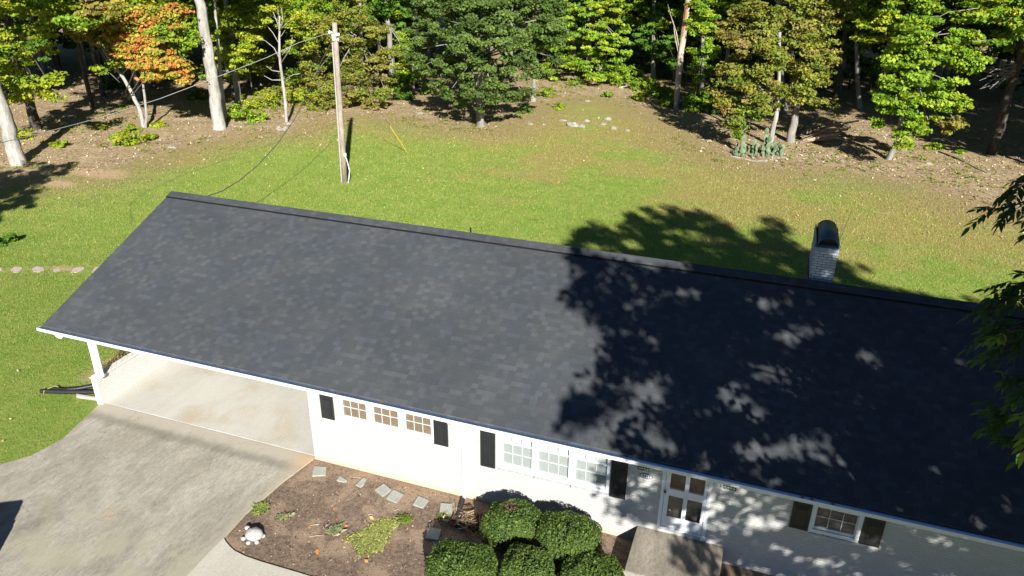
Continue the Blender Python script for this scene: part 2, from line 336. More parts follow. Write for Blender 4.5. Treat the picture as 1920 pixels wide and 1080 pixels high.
def trunk_mesh(mb, pts, r0, r1, seg=9, flare=.0, wob=.05):
    pts = [np.asarray(p, float) for p in pts]; P = []
    for i in range(len(pts)-1):
        for k in range(4):
            t = k/4; P.append(pts[i]*(1-t)+pts[i+1]*t)
    P.append(pts[-1]); n = len(P)
    for i in range(1, n-1): P[i] = P[i]+np.array([random.uniform(-1,1), random.uniform(-1,1), 0])*r0*.12
    rad = [r0+(r1-r0)*i/(n-1) for i in range(n)]
    if flare: P.insert(1, P[0]*.7+P[1]*.3); rad.insert(1, r0*1.0); rad[0] = r0*(1+flare)
    mb.tube(P, rad, seg, wob=wob, flare=flare*.6)
def limbs(mb, base, tip, blobs, r, k=None):
    base, tip = np.asarray(base, float), np.asarray(tip, float)
    for bl in blobs[:k] if k else blobs:
        c = np.asarray(bl[0], float); H = tip[2]-base[2]
        z = min(max(c[2]-np.hypot(*(c-base)[:2])*.5-base[2], H*.38), H*.95)/H; s = base+(tip-base)*z
        m = (s+c)/2+np.array([0,0,.25*np.linalg.norm(c-s)*.5]); mb.tube([s, m, c], [r*(1-.5*z), r*.6*(1-.5*z), .02], 6, wob=.05)
# ------------------------------------------------------------------ ground and paved surfaces
lawn_edge = [(-60,-30),(-60,8),(-36,10)]+poly_at([(0,345),(100,318),(180,325),(290,290),(420,258),(530,246),(620,218),(700,213),(800,228),(905,240),(965,222),(990,196),(1060,182),(1140,178),(1215,200),(1275,228),(1310,262),(1370,290),(1470,312),(1560,318),(1650,330),(1760,352),(1850,385),(1920,400)])+[(40,26),(60,-30)]
def vn(x, y, sc, seed):
    g = np.random.default_rng(seed).random((256,256)); X = x/sc+100; Y = y/sc+100; i = np.floor(X).astype(int); j = np.floor(Y).astype(int); fx = X-i; fy = Y-j; fx = fx*fx*(3-2*fx); fy = fy*fy*(3-2*fy); i %= 255; j %= 255
    return (g[j,i]*(1-fx)+g[j,i+1]*fx)*(1-fy)+(g[j+1,i]*(1-fx)+g[j+1,i+1]*fx)*fy
def brown_field(x, y):
    b = .34*vn(x, y, 7.5, 1)+.36*vn(x, y*1.3, 2.9, 2)+.30*vn(x, y, 1.1, 3)
    b = b+np.clip((y-22)/100, -.16, .2)+np.clip((x-6)/220, -.04, .04)-lush_field(x, y)*.20
    return 1/(1+np.exp(-(b-.55)*26))
LUSH = [(560,310,7),(400,330,6),(480,340,6),(120,600,6),(60,460,4),(30,800,5),(100,700,6),(840,380,6),(700,330,5),(640,400,6),(1300,320,5),(1180,350,4),(1740,540,5),(1400,480,4),(1020,400,4),(1580,330,3),(250,420,3),(130,660,4),(40,720,5)]
def lush_field(x, y):
    l = np.zeros(np.shape(x))
    for u, v_, r in LUSH:
        c = atz(u, v_); l = np.maximum(l, np.exp(-((x-c[0])**2+(y-c[1])**2)/r**2))
    return l
def ground():
    xs = np.concatenate([np.linspace(-600,-70,12), np.arange(-66,46,.6), np.linspace(50,600,12)]); ys = np.concatenate([np.linspace(-300,-34,7), np.arange(-30,80,.6), np.linspace(84,700,14)])
    X, Y = np.meshgrid(xs, ys); nx, ny = len(xs), len(ys)
    ins = inside(lawn_edge, X, Y); d = dist_poly(lawn_edge, X, Y); e = np.where(ins, 1, -1)*np.minimum(d, 12)
    Z = np.where(e < 0, np.minimum(d,12)*.012, 0)
    X2, Y2 = X, Y; Z = Z+np.where(e < -1, .05*np.sin(X*1.3+np.sin(Y*.9)*2)*np.cos(Y*1.1+X*.3), 0)
    me = bpy.data.meshes.new('ground'); v = np.stack([X, Y, Z], -1).reshape(-1,3)
    f = [(j*nx+i, j*nx+i+1, (j+1)*nx+i+1, (j+1)*nx+i) for j in range(ny-1) for i in range(nx-1)]
    me.from_pydata(v.tolist(), [], f)
    def put(nm, a): at = me.attributes.new(nm, 'FLOAT', 'POINT'); at.data.foreach_set('value', a.astype(np.float32).ravel())
    put('edge', e)
    bare = np.zeros_like(X)
    for u, v_, rx, ry, s in [(180,325,3.2,.9,1),(110,345,2.0,.8,.9),(230,322,1.2,.5,.7),(862,282,.7,.45,.8),(950,323,.9,.4,.9),(985,322,.5,.3,.8),(1090,232,1.2,.8,.6),(1655,400,.6,.5,.9),(1880,430,.9,.4,.8),(1870,455,.7,.3,.6),(1640,318,1.6,.6,.4),(1545,395,1,.3,.5),(36,505,.5,.35,.6),(72,503,.6,.35,.9),(108,504,.6,.4,1),(146,505,.5,.35,.7),(0,508,.5,.3,.8),(1180,310,.6,.3,.5),(1070,265,1.6,.9,.3),(240,392,.8,.4,.6),(640,1015,.1,.1,0),(205,690,.7,1.6,.9),(240,668,.7,1.4,.9),(180,365,1.,.4,.5)]:
        c = atz(u, v_); bare = np.maximum(bare, s*np.exp(-(((X-c[0])/rx)**2+((Y-c[1])/ry)**2)))
    put('bare', bare)
    lush = lush_field(X, Y); put('brown', brown_field(X, Y))
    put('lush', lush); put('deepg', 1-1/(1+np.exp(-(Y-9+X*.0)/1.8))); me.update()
    o = link('ground', me, M['ground']); tag(o, kind='structure'); return o
ground()
drive = [(-7.39,.06),(-7.19,-.71),(-6.95,-1.69),(-7.09,-2.53),(-7.53,-3.1),(-8.6,-3.9),(-11,-4.8),(-16,-5.6),(-16,-16),(2,-16),(-.2,-6),(-.31,-4.6),(-.33,-3.86),(-.32,-3.24),(-.36,-2.41),(-.23,-1.11),(-.02,-.06),(-.02,.06)]
tag(MB().prism(drive, -.1, .034).build('driveway', M['drive'], bevel=.004), kind='structure')
tag(MB().prism([(-7.3,.085),(-.02,.085),(-.02,10.2),(-7.3,10.2)], -.1, .0365).build('carport_slab', M['slab'], bevel=.006), kind='structure')
walkp = [(-.315,-3.25),(-.2,-3.33),(.0,-3.43),(.18,-3.5),(.5,-3.55),(.94,-3.565),(1.89,-3.55),(3.2,-3.55),(8.6,-3.55),(8.6,-4.75),(1,-4.75),(.4,-4.9),(.1,-5.4),(-.15,-6),(-.3,-4.62),(-.322,-3.86)]
wk = MB(); wk.prism([p for p in walkp], -.1, .045)
tag(wk.build('walkway', M['walk'], bevel=.004), kind='structure')
bedp = [(.0,-.01),(-.02,-.06),(-.21,-1.11),(-.345,-2.41),(-.31,-3.23),(-.2,-3.32),(.0,-3.42),(.18,-3.49),(.5,-3.54),(.94,-3.56),(1.89,-3.54),(3.2,-3.54),(22,-3.54),(22,-.01)]
tag(MB().prism(bedp, -.1, .006).build('mulch_bed', M['mulch']), kind='structure')
# ------------------------------------------------------------------ the house
SL = .4021; OV = .3437; ZE = 2.6262; YR = 5.2293; ZR = ZE+SL*(YR+OV); XL, XR = -8.38, 26.0; TH = math.atan(SL)
house = thing('ranch_house', 'long white brick ranch house with dark shingle roof and open carport', 'house', (0,0,0))
def slope_box(mb, x0, x1, y0, y1, t, lift=0, side=1):   # slab lying on a roof slope between plan lines y0 < y1 (mirrored for the rear)
    def P(x, y, dz):
        z = ZE+SL*(y+OV)+dz; return (x, y if side > 0 else 2*YR-y, z)
    mb.add([P(x,y,dz) for dz in (lift-t, lift) for y in (y0,y1) for x in (x0,x1)], [(0,2,3,1),(4,5,7,6),(0,1,5,4),(2,6,7,3),(0,4,6,2),(1,3,7,5)])
mb = MB(); slope_box(mb, XL, XR, -OV, YR, .05); slope_box(mb, XL, XR, -OV, YR, .05, side=-1)
roof = mb.build('roof', M['shingle'], house)
mb = MB(); slope_box(mb, XL+.01, XR-.01, YR-.24, YR+.002, .04, .045); slope_box(mb, XL+.01, XR-.01, YR-.24, YR+.002, .04, .045, -1)
mb.build('ridge_cap', M['shingle'], roof)
mb = MB(); slope_box(mb, XL+.0, XR-.02, YR-.265, YR-.241, .04, .036); slope_box(mb, XL+.0, XR-.02, YR-.265, YR-.241, .04, .036, -1)
mb.build('ridge_vent', M['ridge_vent'], roof)
mb = MB()                                              # rake boards
for s in (1,-1): slope_box(mb, XL+.012, XL+.045, -OV+.01, YR, .2, -.052, s)
mb.build('rake_board', M['trim'], roof)
# gutter: an open trough along the front eave
g = MB(); gy0, gy1 = -OV-.145, -OV-.004; gz0, gz1 = ZE-.115, ZE-.035
g.box(XL-.06, XR, gy0, gy0+.006, gz0, gz1+.008); g.box(XL-.06, XR, gy0+.006, gy1, gz0, gz0+.006)
g.box(XL-.06, XR, gy1-.006, gy1, gz0+.006, gz1-.02); g.box(XL-.06, XL-.054, gy0+.006, gy1-.006, gz0+.006, gz1)
g.box(XL-.06, XR, gy0+.0065, gy0+.014, gz1+.001, gz1+.0078)
gut = g.build('gutter', M['trim'], house)
gi = MB(); gi.box(XL-.05, XR-.01, gy0+.023, gy1-.007, gz1-.012, gz1-.004); gi.build('gutter_guard', M['gutter'], gut)
dl = MB()                                              # leaves caught in the gutter
for u, v in [(411,686),(637,737),(715,750),(1503,932),(1524,936),(1562,944)]:
    c = aty(u, v, -.40); x = c[0]
    for k in range(3): dl.obox((x+random.uniform(-.03,.03), -.40+random.uniform(-.02,.02), gz0+.1), (.022,.008,.004), (-.006,.018,.003), (0,0,.002))
tag(dl.build('gutter_leaves', simple('dry_leaf_brown', (.16,.085,.04), .8), gut), 'dry brown leaves caught along the eave')
fb = MB(); fb.box(XL+.05, XR, -OV+.0, -OV+.025, ZE-.19, ZE-.052); fb.box(XL+.05, XR, -OV+.026, -.012, ZE-.185, ZE-.165)
fb.build('fascia', M['trim'], house)
# walls with openings
HT = ZE-.19
def wall_front(name, x0, x1, y0, y1, z0, z1, holes, m, parent):
    xs = sorted({x0, x1, *[h[0] for h in holes], *[h[1] for h in holes]}); zs = sorted({z0, z1, *[h[2] for h in holes], *[h[3] for h in holes]})
    bm = bmesh.new()
    def q(a, b, c, d): 
        bm.faces.new([bm.verts.new(p) for p in (a,b,c,d)])
    for i in range(len(xs)-1):
        for k in range(len(zs)-1):
            a, b, c, d = xs[i], xs[i+1], zs[k], zs[k+1]; mx, mz = (a+b)/2, (c+d)/2
            if any(h[0] < mx < h[1] and h[2] < mz < h[3] for h in holes): continue
            q((a,y0,c),(b,y0,c),(b,y0,d),(a,y0,d)); q((a,y1,c),(a,y1,d),(b,y1,d),(b,y1,c))
    for h in holes:
        a, b, c, d = h; q((a,y0,c),(a,y1,c),(b,y1,c),(b,y0,c)); q((a,y0,d),(b,y0,d),(b,y1,d),(a,y1,d)); q((a,y0,c),(a,y0,d),(a,y1,d),(a,y1,c)); q((b,y0,c),(b,y1,c),(b,y1,d),(b,y0,d))
    q((x0,y0,z0),(x0,y0,z1),(x0,y1,z1),(x0,y1,z0)); q((x1,y0,z0),(x1,y1,z0),(x1,y1,z1),(x1,y0,z1))
    bmesh.ops.remove_doubles(bm, verts=bm.verts, dist=1e-4)
    me = bpy.data.meshes.new(name); bm.to_mesh(me); bm.free(); return link(name, me, m, parent)
wins = [(1.00,1.69,1.59,2.12,'tan'),(1.88,2.575,1.59,2.12,'tan'),(2.765,3.46,1.59,2.12,'tan'),
        (5.32,6.03,1.28,2.33,'grey'),(6.20,6.92,1.28,2.33,'grey'),(7.09,7.81,1.28,2.33,'grey'),(12.235,13.0,1.55,2.33,'dark')]
extra = [(17.0,17.9,1.3,2.33,'grey'),(20.5,21.4,1.3,2.33,'grey')]
DX0, DX1, DZ0, DZ1 = 9.07, 10.10, .64, 2.62-.19
holes = [(w[0]-.02, w[1]+.02, w[2]-.02, w[3]+.02) for w in wins+extra]+[(DX0+.0, DX1, DZ0, DZ1-.02)]
wall = wall_front('front_wall', 0, 25.4, 0, .16, -.6, HT, holes, M['brick'], house)
ow = MB(); ow.box(0, .16, .161, 10.3, -.3, HT+.0); ow.box(25.24, 25.4, .161, 10.3, -.6, HT); ow.box(0, 25.4, 10.301, 10.46, -.6, HT); ow.build('outer_wall', M['brick'], house)
cl = MB(); cl.box(.161, 25.2, .162, 10.29, HT-.03, HT-.01); cl.box(-7.4, -.01, .1, 10.4, HT-.03, HT-.01); cl.build('ceiling', M['white'], house)
mb = MB(); mb.box(.17, 25.2, 1.6, 1.7, 0, HT-.04); mb.box(.17, 25.2, .17, 1.59, .55, .6); mb.build('interior_partition', M['inside'], house)  # wall coloured near black to stand for unlit rooms
for x in (XL+.9, 25.25): gb = MB(); gb.add([(x,0,HT),(x,2*YR,HT),(x,YR,ZR-.08),(x+.1,0,HT),(x+.1,2*YR,HT),(x+.1,YR,ZR-.08)], [(0,1,2),(3,5,4),(0,3,4,1),(1,4,5,2),(2,5,3,0)]); gb.build('gable', M['white'], house)
for w in wins+extra:
    x0, x1, z0, z1, kind = w; big = kind != 'tan'
    wf = MB(); fr = .055
    wf.box(x0-.018, x0, .012, .10, z0-.018, z1+.018); wf.box(x1, x1+.018, .012, .10, z0-.018, z1+.018)
    wf.box(x0, x1, .012, .10, z0-.018, z0); wf.box(x0, x1, .012, .10, z1, z1+.018)
    # brick mould
    cw = .085 if kind == 'dark' else .07
    wf.box(x0-.02-cw, x0-.021, -.022, -.002, z0-.02-cw, z1+.08); wf.box(x1+.021, x1+.02+cw, -.022, -.002, z0-.02-cw, z1+.08); wf.box(x0-.0205, x1+.0205, -.022, -.002, z0-.02-cw, z0-.021)
    win = wf.build('window', M['trim'], house)
    sash = MB(); mz = z0+.63 if kind == 'grey' else (z0+.54 if kind == 'dark' else z1)
    lev = [(z0, mz, .045)] + ([(mz+.035, z1, .025)] if big else [])
    for a, b, yy in lev:
        for i in (1,2): sash.box(x0+(x1-x0)*i/3-.0045, x0+(x1-x0)*i/3+.0045, yy-.006, yy+.006, a, b)
        if b-a > .4: h = a+(b-a)*(.55 if kind != 'tan' else .58); sash.box(x0, x1, yy-.0065, yy+.0055, h-.0055, h+.0055)
    if big: sash.box(x0+.001, x1-.001, .02, .056, mz, mz+.034)
    sash.box(x0+.001, x1-.001, .022, .066, z0+.001, z0+.028)
    sash.build('muntin', M['trim'], win)
    gl = MB(); gl.box(x0+.0005, x1-.0005, .051, .055, z0+.001, z1-.001); gl.build('pane', M['glass'], win)
    bl = MB(); z = z0+.01; bm_ = {'tan':M['blind_tan'], 'grey':M['blind_grey'], 'dark':M['blind_dark']}[kind]
    while z < z1-.02:
        bl.obox(((x0+x1)/2, .075, z), ((x1-x0)/2-.004,0,0), (0,.006,-.019), (0,.0012,.0008)); z += .032
    bl.build('blind', bm_, win)
    if kind == 'grey': sc_ = MB(); sc_.box(x0+.001, x1-.001, .0585, .0595, z0+.002, mz-.002); sc_.build('insect_screen', M['screen'], win)
    sl = MB(); sl.box(x0-.07, x1+.07, -.05, -.001, z0-.165, z0-.108) if kind != 'tan' else sl.box(x0-.05, x1+.05, -.03, -.001, z0-.115, z0-.092); sl.build('sill', M['brick'], win)
# transom like panels above the three grey windows are the upper sashes
def shutter(x0, x1, z0, z1):
    s = MB(); s.box(x0, x1, -.045, -.006, z0, z1); o = s.build('shutter', M['shutter'], house, bevel=.004)
    p = MB(); w = .06
    def panel(a, b):
        p.box(x0+w, x1-w, -.056, -.0455, a, b); p.box(x0+w+.03, x1-w-.03, -.072, -.0565, a+.035, b-.035)
        for zz in (a-.012, b+.012): p.box(x0+w-.012, x1-w+.012, -.056, -.0457, zz-.006, zz+.006)
    if z1-z0 > .85: panel(z0+.08, z0+(z1-z0)*.66); panel(z0+(z1-z0)*.74, z1-.07)
    else: panel(z0+.08, z1-.2)
    p.build('raised_panel', M['shutter'], o, bevel=.006)
for x0, x1, z0, z1 in [(.397,.77,1.452,2.28),(3.558,3.93,1.452,2.28),(4.774,5.143,1.137,2.36),(7.925,8.29,1.137,2.36),(11.759,12.13,1.46,2.34),(13.125,13.5,1.46,2.34)]: shutter(x0, x1, z0, z1)
# door
df = MB(); df.box(DX0-.02, DX0+.06, -.028, .03, DZ0-.03, DZ1-.005); df.box(DX1-.06, DX1+.02, -.028, .03, DZ0-.03, DZ1-.005); df.box(DX0+.061, DX1-.061, -.027, .03, DZ1-.075, DZ1-.005); df.box(DX0+.061, DX1-.061, -.035, .1, DZ0-.03, DZ0+.005)
door = df.build('door', M['trim'], house)
sd = MB(); a0, a1 = DX0+.066, DX1-.066; px = [(9.235,9.555),(9.645,9.965)]; pz = [(.945,1.535),(1.725,2.27)]
ya, yb = -.018, .012
sd.box(a0, px[0][0], ya, yb, DZ0+.012, DZ1-.08); sd.box(px[1][1], a1, ya, yb, DZ0+.012, DZ1-.08); sd.box(px[0][1], px[1][0], ya, yb, pz[0][0], pz[1][1])
for a, b in px:
    sd.box(a, b, ya+.001, yb-.001, DZ0+.012, pz[0][0]); sd.box(a, b, ya+.001, yb-.001, pz[0][1], pz[1][0]); sd.box(a, b, ya+.001, yb-.001, pz[1][1], DZ1-.08)
sd.box(px[0][1], px[1][0], ya+.001, yb-.001, DZ0+.012, pz[0][0]-.0005); sd.box(px[0][1], px[1][0], ya+.001, yb-.001, pz[1][1]+.0005, DZ1-.08)
sdo = sd.build('door_leaf', M['trim'], door)
for a, b in px:
    for c, d in pz:
        p = MB(); p.box(a-.001, b+.001, -.006, -.002, c-.001, d+.001); p.build('pane', M['glass'], door)
ib = MB(); ib.box(DX0+.03, DX1-.03, .10, .14, DZ0+.01, DZ1-.05); ib.build('inner_door', M['doorwood'], door)
hd = MB(); hd.tube([(9.15,-.018,1.65),(9.15,-.075,1.65)], [.012,.012], 8); hd.tube([(9.15,-.07,1.65),(9.15,-.08,1.65),(9.15,-.1,1.65)], [.026,.032,.018], 10); hd.build('handle', M['black'], door, smooth=True)
kb = MB(); kb.tube([(9.29,.099,1.07),(9.29,.06,1.07)], [.028,.028], 10); kb.build('door_knob', M['chrome'], door)
for z in (.95,2.2): hg = MB(); hg.box(DX1-.068, DX1-.056, -.035, -.0285, z, z+.09); hg.build('hinge', M['black'], door)
# address plaque
pl = MB(); n = 28; cx, cz = 8.705, 1.905
pl.add([(cx+.135*math.cos(2*math.pi*k/n), y, cz+.058*math.sin(2*math.pi*k/n)) for y in (-.014,-.002) for k in range(n)], [tuple(range(n)), tuple(range(n,2*n))]+[(k,(k+1)%n,n+(k+1)%n,n+k) for k in range(n)])
plq = pl.build('number_plaque', simple('plaque_white', (.70,.72,.74), .4, var=.03), house)
rm = MB(); rm.tube([(cx+.135*math.cos(2*math.pi*k/n), -.013, cz+.058*math.sin(2*math.pi*k/n)) for k in range(n+1)], .006, 6, cap=False); rm.build('plaque_rim', M['black'], plq)
cu = bpy.data.curves.new('house_number', 'FONT'); cu.body = '3411'; cu.size = .085; cu.extrude = .003; cu.offset = .0012; cu.align_x = 'CENTER'; cu.align_y = 'CENTER'; cu.space_character = 1.12
no = bpy.data.objects.new('tmp', cu); C.objects.link(no); bpy.context.view_layer.update(); nm = bpy.data.meshes.new_from_object(no.evaluated_get(bpy.context.evaluated_depsgraph_get())); bpy.data.objects.remove(no)
nm.transform(Matrix.Translation((cx, -.018, cz)) @ Matrix.Rotation(R(90), 4, 'X')); nm.materials.clear(); link('house_number', nm, M['black'], plq)
# porch lanterns beneath the eave
for x in (8.64, 10.47):
    l = MB(); w = .12; zt, zb = 2.27, 2.13
    l.box(x-w-.01, x+w+.01, -.13, -.01, zt, zt+.02)
    for a in (-w, 0, w):
        for y in (-.12, -.03): l.box(x+a-.009, x+a+.009, y-.008, y+.008, zb, zt)
    for a in (-1,1):
        l.tube([(x+a*.02,-.12,zb+.01),(x+a*.07,-.125,zb+.05),(x+a*.03,-.125,zb+.09),(x+a*.1,-.12,zt-.02)], .006, 5)
    l.box(x-w, x+w, -.125, -.115, zb, zb+.01); l.box(x-w, x+w, -.035, -.025, zb, zb+.01); l.box(x-.05, x+.05, -.03, -.003, zb+.03, zt)
    l.build('porch_lantern', M['black'], house)
flm = simple('floodlight_grey', (.25,.25,.24), .5)
for x in (3.985,4.17):
    fl = MB(); fl.obox((x,-.06,2.2), (.03,0,0), (0,.035,-.02), (0,.02,.04)); fl.tube([(x,-.003,2.24),(x,-.05,2.22)], .012, 6); fl.build('floodlight', flm, house)
# downspout and drain extension
ds = MB(); ds.box(4.30, 4.365, -.075, -.006, .06, 2.42); ds.box(4.30, 4.365, -.42, -.0765, 2.40, 2.46); ds.obox((4.34,-.12,.06), (.034,0,0), (0,.09,-.02), (0,.01,.03))
ds.build('downspout', M['trim'], house, bevel=.006)
def corrugated(mb, pts, r):
    P = []; pts = [np.asarray(p, float) for p in pts]
    for i in range(len(pts)-1):
        m = max(2, int(np.linalg.norm(pts[i+1]-pts[i])/.02))
        for k in range(m): P.append(pts[i]+(pts[i+1]-pts[i])*k/m)
    P.append(pts[-1]); mb.tube(P, [r*(1+.1*(i%2)) for i in range(len(P))], 10)
dp = MB(); corrugated(dp, [(4.345,-.16,.075),(4.37,-.3,.065),(4.5,-.85,.06),(4.55,-1.0,.06)], .055)
tag(dp.build('drain_pipe', M['pipe'], smooth=True), 'short black corrugated drain pipe lying on mulch below the downspout', 'drain pipe')
# carport: low wall, post, beam, bracket
cw = MB(); cw.box(-7.46, -7.26, -.02, 10.3, -.2, .88); cw.build('carport_wall', M['brick_clean'], house)
cc = MB(); cc.box(-7.48, -7.24, -.045, 10.3, .8805, .93); cc.build('wall_cap', M['brick_clean'], house, bevel=.006)
ps = MB(); ps.box(-7.17-.09, -7.17+.07, .0, .15, .931, 2.33); ps.box(-7.4, -7.26+.14, -.02, .2, .9305, 1.0); ps.build('carport_post', M['trim'], house, bevel=.008)
for y in (3.4, 6.8, 10.1):
    p2 = MB(); p2.box(-7.26, -7.12+.02, y, y+.14, .931, 2.33); p2.build('carport_post', M['trim'], house, bevel=.008)
bmn = MB(); bmn.box(-8.0, -.005, -.0, .14, 2.331, 2.58); bmn.box(-7.32, -7.14, .141, 10.4, 2.331, HT-.032); bmn.build('carport_beam', M['trim'], house)
br = MB(); n = 12; pts = [(-8.32,2.44),(-8.30,2.30)]+[(-8.14+.16*math.cos(a), 2.26-.13*math.sin(a)) for a in np.linspace(math.pi, math.pi*.0, 9)[1:]]+[(-7.75,2.28),(-7.5,2.33),(-7.5,2.44)]
br.add([(x,-.13,z) for x,z in pts]+[(x,-.09,z) for x,z in pts], [tuple(range(len(pts))), tuple(range(len(pts),2*len(pts)))]+[(i,(i+1)%len(pts),len(pts)+(i+1)%len(pts),len(pts)+i) for i in range(len(pts))])
br.build('eave_bracket', M['trim'], house)
# chimney
chx0, chx1, cy0, cy1 = 11.60, 12.15, 5.45, 6.95
ch = MB(); ch.box(chx0, chx1, cy0, cy1, 3.0, 5.62); chim = ch.build('chimney', M['chimney_brick'], house)
cr = MB(); cr.box(chx0-.012, chx1+.012, cy0-.012, cy1+.012, 5.621, 5.72); cr.build('chimney_crown', simple('crown_concrete', (.28,.34,.42), .8, var=.15), chim, bevel=.01)
fh = MB(); fh.box(chx0-.03, chx1+.03, cy0-.05, cy1, 4.4, 4.83); fh.build('flashing', M['black'], chim)
cp = MB(); n = 16; cxm, rx, rz, ya, yb = 11.885, .25, .22, cy0+.02, cy1-.02; zc = 5.76
prof = [(cxm-rx, 5.725)]+[(cxm-rx*math.cos(a), zc+rz*math.sin(a)) for a in np.linspace(0, math.pi, n)]+[(cxm+rx, 5.725)]
K = len(prof); inner = [(cxm+(x-cxm)*.95, z if z < 5.73 else zc+(z-zc)*.95) for x,z in prof]
cp.add([(x,ya,z) for x,z in prof]+[(x,yb,z) for x,z in prof]+[(x,ya,z) for x,z in inner]+[(x,yb,z) for x,z in inner],
    [(i,i+1,K+i+1,K+i) for i in range(K-1)]+[(2*K+i,3*K+i,3*K+i+1,2*K+i+1) for i in range(K-1)]+[(i,2*K+i,2*K+i+1,i+1) for i in range(K-1)]+[(K+i,K+i+1,3*K+i+1,3*K+i) for i in range(K-1)])
cap = cp.build('chimney_cap', M['cap'], chim, smooth=True)
bp = MB(); bp.box(cxm-rx*.9, cxm+rx*.9, ya+.30, ya+.31, 5.7205, zc+.13); bp.build('cap_dark_plate', M['black'], chim)  # black plate set inside the cap so its open front reads dark
for xx, zt in ((chx0-.005, 5.84), (chx1-.015, 5.80)): fp = MB(); fp.box(xx, xx+.02, cy0+.1, cy1-.02, 5.721, zt); fp.build('cap_flange', M['cap'], chim)
an = MB()
for a, b in [((12.17,6.2,5.7),(12.26,6.9,6.2)),((12.17,6.3,5.5),(12.5,7.6,6.3)),((12.17,5.9,5.4),(12.3,6.4,5.75))]: an.tube([a,b], [.005,.002], 5)
an.build('antenna_rod', M['black'], chim)
vp = MB(); vp.tube([(2.05,6.0,4.2),(2.05,6.0,4.76)], .025, 10); vp.build('vent_pipe', M['black'], roof)
# porch block
po = MB(); po.box(8.62, 10.55, -1.45, -.005, -.5, .47); porch = tag(po.build('porch_step', M['porch'], bevel=.015), 'raised concrete porch landing in front of the white storm door', 'porch')
ed = MB(); ed.box(8.58, 10.59, -1.62, -1.451, .32, .46); ed.box(8.58, 10.59, -1.78, -1.451, -.3, .30); ed.build('step', brick_material('porch_edge_brick', (.5,.47,.42), soil=False), porch, bevel=.008)
# ------------------------------------------------------------------ things on the ground by the house
def slab_stone(pix, label, m=M['stone'], z=.012, h=.03, group=None, name='stepping_stone', cat='stepping stone'):
    P = [atz(u, v, z+h)[:2] for u, v in pix]; s = MB(); s.prism([tuple(p) for p in P], z-.02, z+h)
    return tag(s.build(name, m, bevel=.004), label, cat, group)
def cr5(px, py): return (560+px*340/1749, 850+py*340/1749)
gs = 'square concrete stepping stones set in the mulch'
slab_stone([cr5(*p) for p in [(150,122),(268,130),(260,208),(130,215)]], 'square stepping stone nearest the corner of the driveway', group=gs)
slab_stone([cr5(*p) for p in [(398,213),(468,262),(440,276),(366,258)]], 'small triangular broken paver piece in the mulch', group=gs)
slab_stone([cr5(*p) for p in [(622,232),(655,245),(630,300),(595,322),(550,302)]], 'small ragged broken paver with chipped edge', group=gs)
slab_stone([cr5(*p) for p in [(822,290),(893,350),(808,412),(730,350)]], 'tilted square paver touching the corner of another paver, nearer the driveway', group=gs)
slab_stone([cr5(*p) for p in [(912,346),(1008,392),(945,474),(845,430)]], 'tilted square paver touching its neighbour, farther from the driveway', group=gs)
slab_stone([cr5(*p) for p in [(1155,408),(1255,450),(1198,526),(1100,490)]], 'single tilted square paver between the touching pair and the drain pipe', group=gs)
slab_stone([cr5(*p) for p in [(1368,478),(1483,486),(1480,582),(1357,576)]], 'square paver closest to the black drain pipe', group=gs)
slab_stone([cr5(*p) for p in [(1252,708),(1374,730),(1345,832),(1224,815)]], 'speckled square paver beside the yellow green grass patch', group=gs)
gf = 'flagstones crossing the side lawn'
def cr3(px, py): return (px*220/1920, 480+py*60/524)
fl_ = [([(-60,195),(10,185),(45,205),(20,235),(-50,240)], 'flagstone half out of the frame edge at the start of the lawn path'),
 ([(170,215),(235,175),(350,178),(370,205),(290,268),(200,262)], 'grey lozenge flagstone second along the lawn path'),
 ([(520,205),(600,165),(715,190),(725,235),(650,262),(545,255)], 'broad sandy flagstone ringed by orange soil'),
 ([(870,215),(960,195),(1000,225),(930,265),(870,250)], 'small buried flagstone almost covered with sand'),
 ([(1155,268),(1200,200),(1290,178),(1385,182),(1370,215),(1265,268)], 'clean grey flagstone just before the roof edge'),
 ([(1500,262),(1545,190),(1680,150),(1720,200),(1600,262)], 'flagstone partly hidden behind the roof edge')]
for p, l in fl_: slab_stone([cr3(*q) for q in p], l, M['flag'], -.015, .03, gf, 'flagstone', 'flagstone')
cb = MB(); P = [atz(u,v,.05)[:2] for u,v in [(1008,945),(1018,952),(993,990),(982,984)]]; cb.prism([tuple(p) for p in P], -.02, .07)
tag(cb.build('edging_slab', M['walk'], bevel=.006), 'narrow pale concrete edging slab leaning by the first round boxwood', 'edging')
# pipes on the lawn by the carport
def cr1(px, py): return (60+px/6, 580+py/6)
def pip(pix, r, label):
    mb = MB(); pts = [atz(*cr1(*p), r+.01) for p in pix]; corrugated(mb, pts, r); o = mb.build('corrugated_pipe', M['pipe'], smooth=True)
    return tag(o, label, 'drain pipe', 'black corrugated pipes beside the carport')
pip([(100,920),(260,925),(400,930),(560,930),(700,930),(800,925)], .065, 'straight black corrugated pipe closest to the driveway')
pip([(225,898),(380,905),(520,890),(640,868),(760,850)], .06, 'bent black corrugated pipe on the lawn side of the pair')
t = MB(); c = atz(*cr1(165,915), .07); t.tube([c+np.array([.0,-.12,-.05]), c+np.array([.02,-.1,.05]), c+np.array([.04,.05,.06]), c+np.array([.1,.22,.06]), c+np.array([.25,.3,-.04])], .012, 6)
tag(t.build('tie_string', simple('straw_string', (.35,.3,.12), .8)), 'straw coloured string tied around the black pipe end', 'string')
t = MB(); P = [atz(*cr1(*p), .06)[:2] for p in [(497,950),(730,985),(735,1008),(500,978)]]; t.prism([tuple(p) for p in P], -.02, .07)
tag(t.build('concrete_curb', M['walk'], bevel=.01), 'short pale concrete curb piece in front of the black pipes', 'curb')
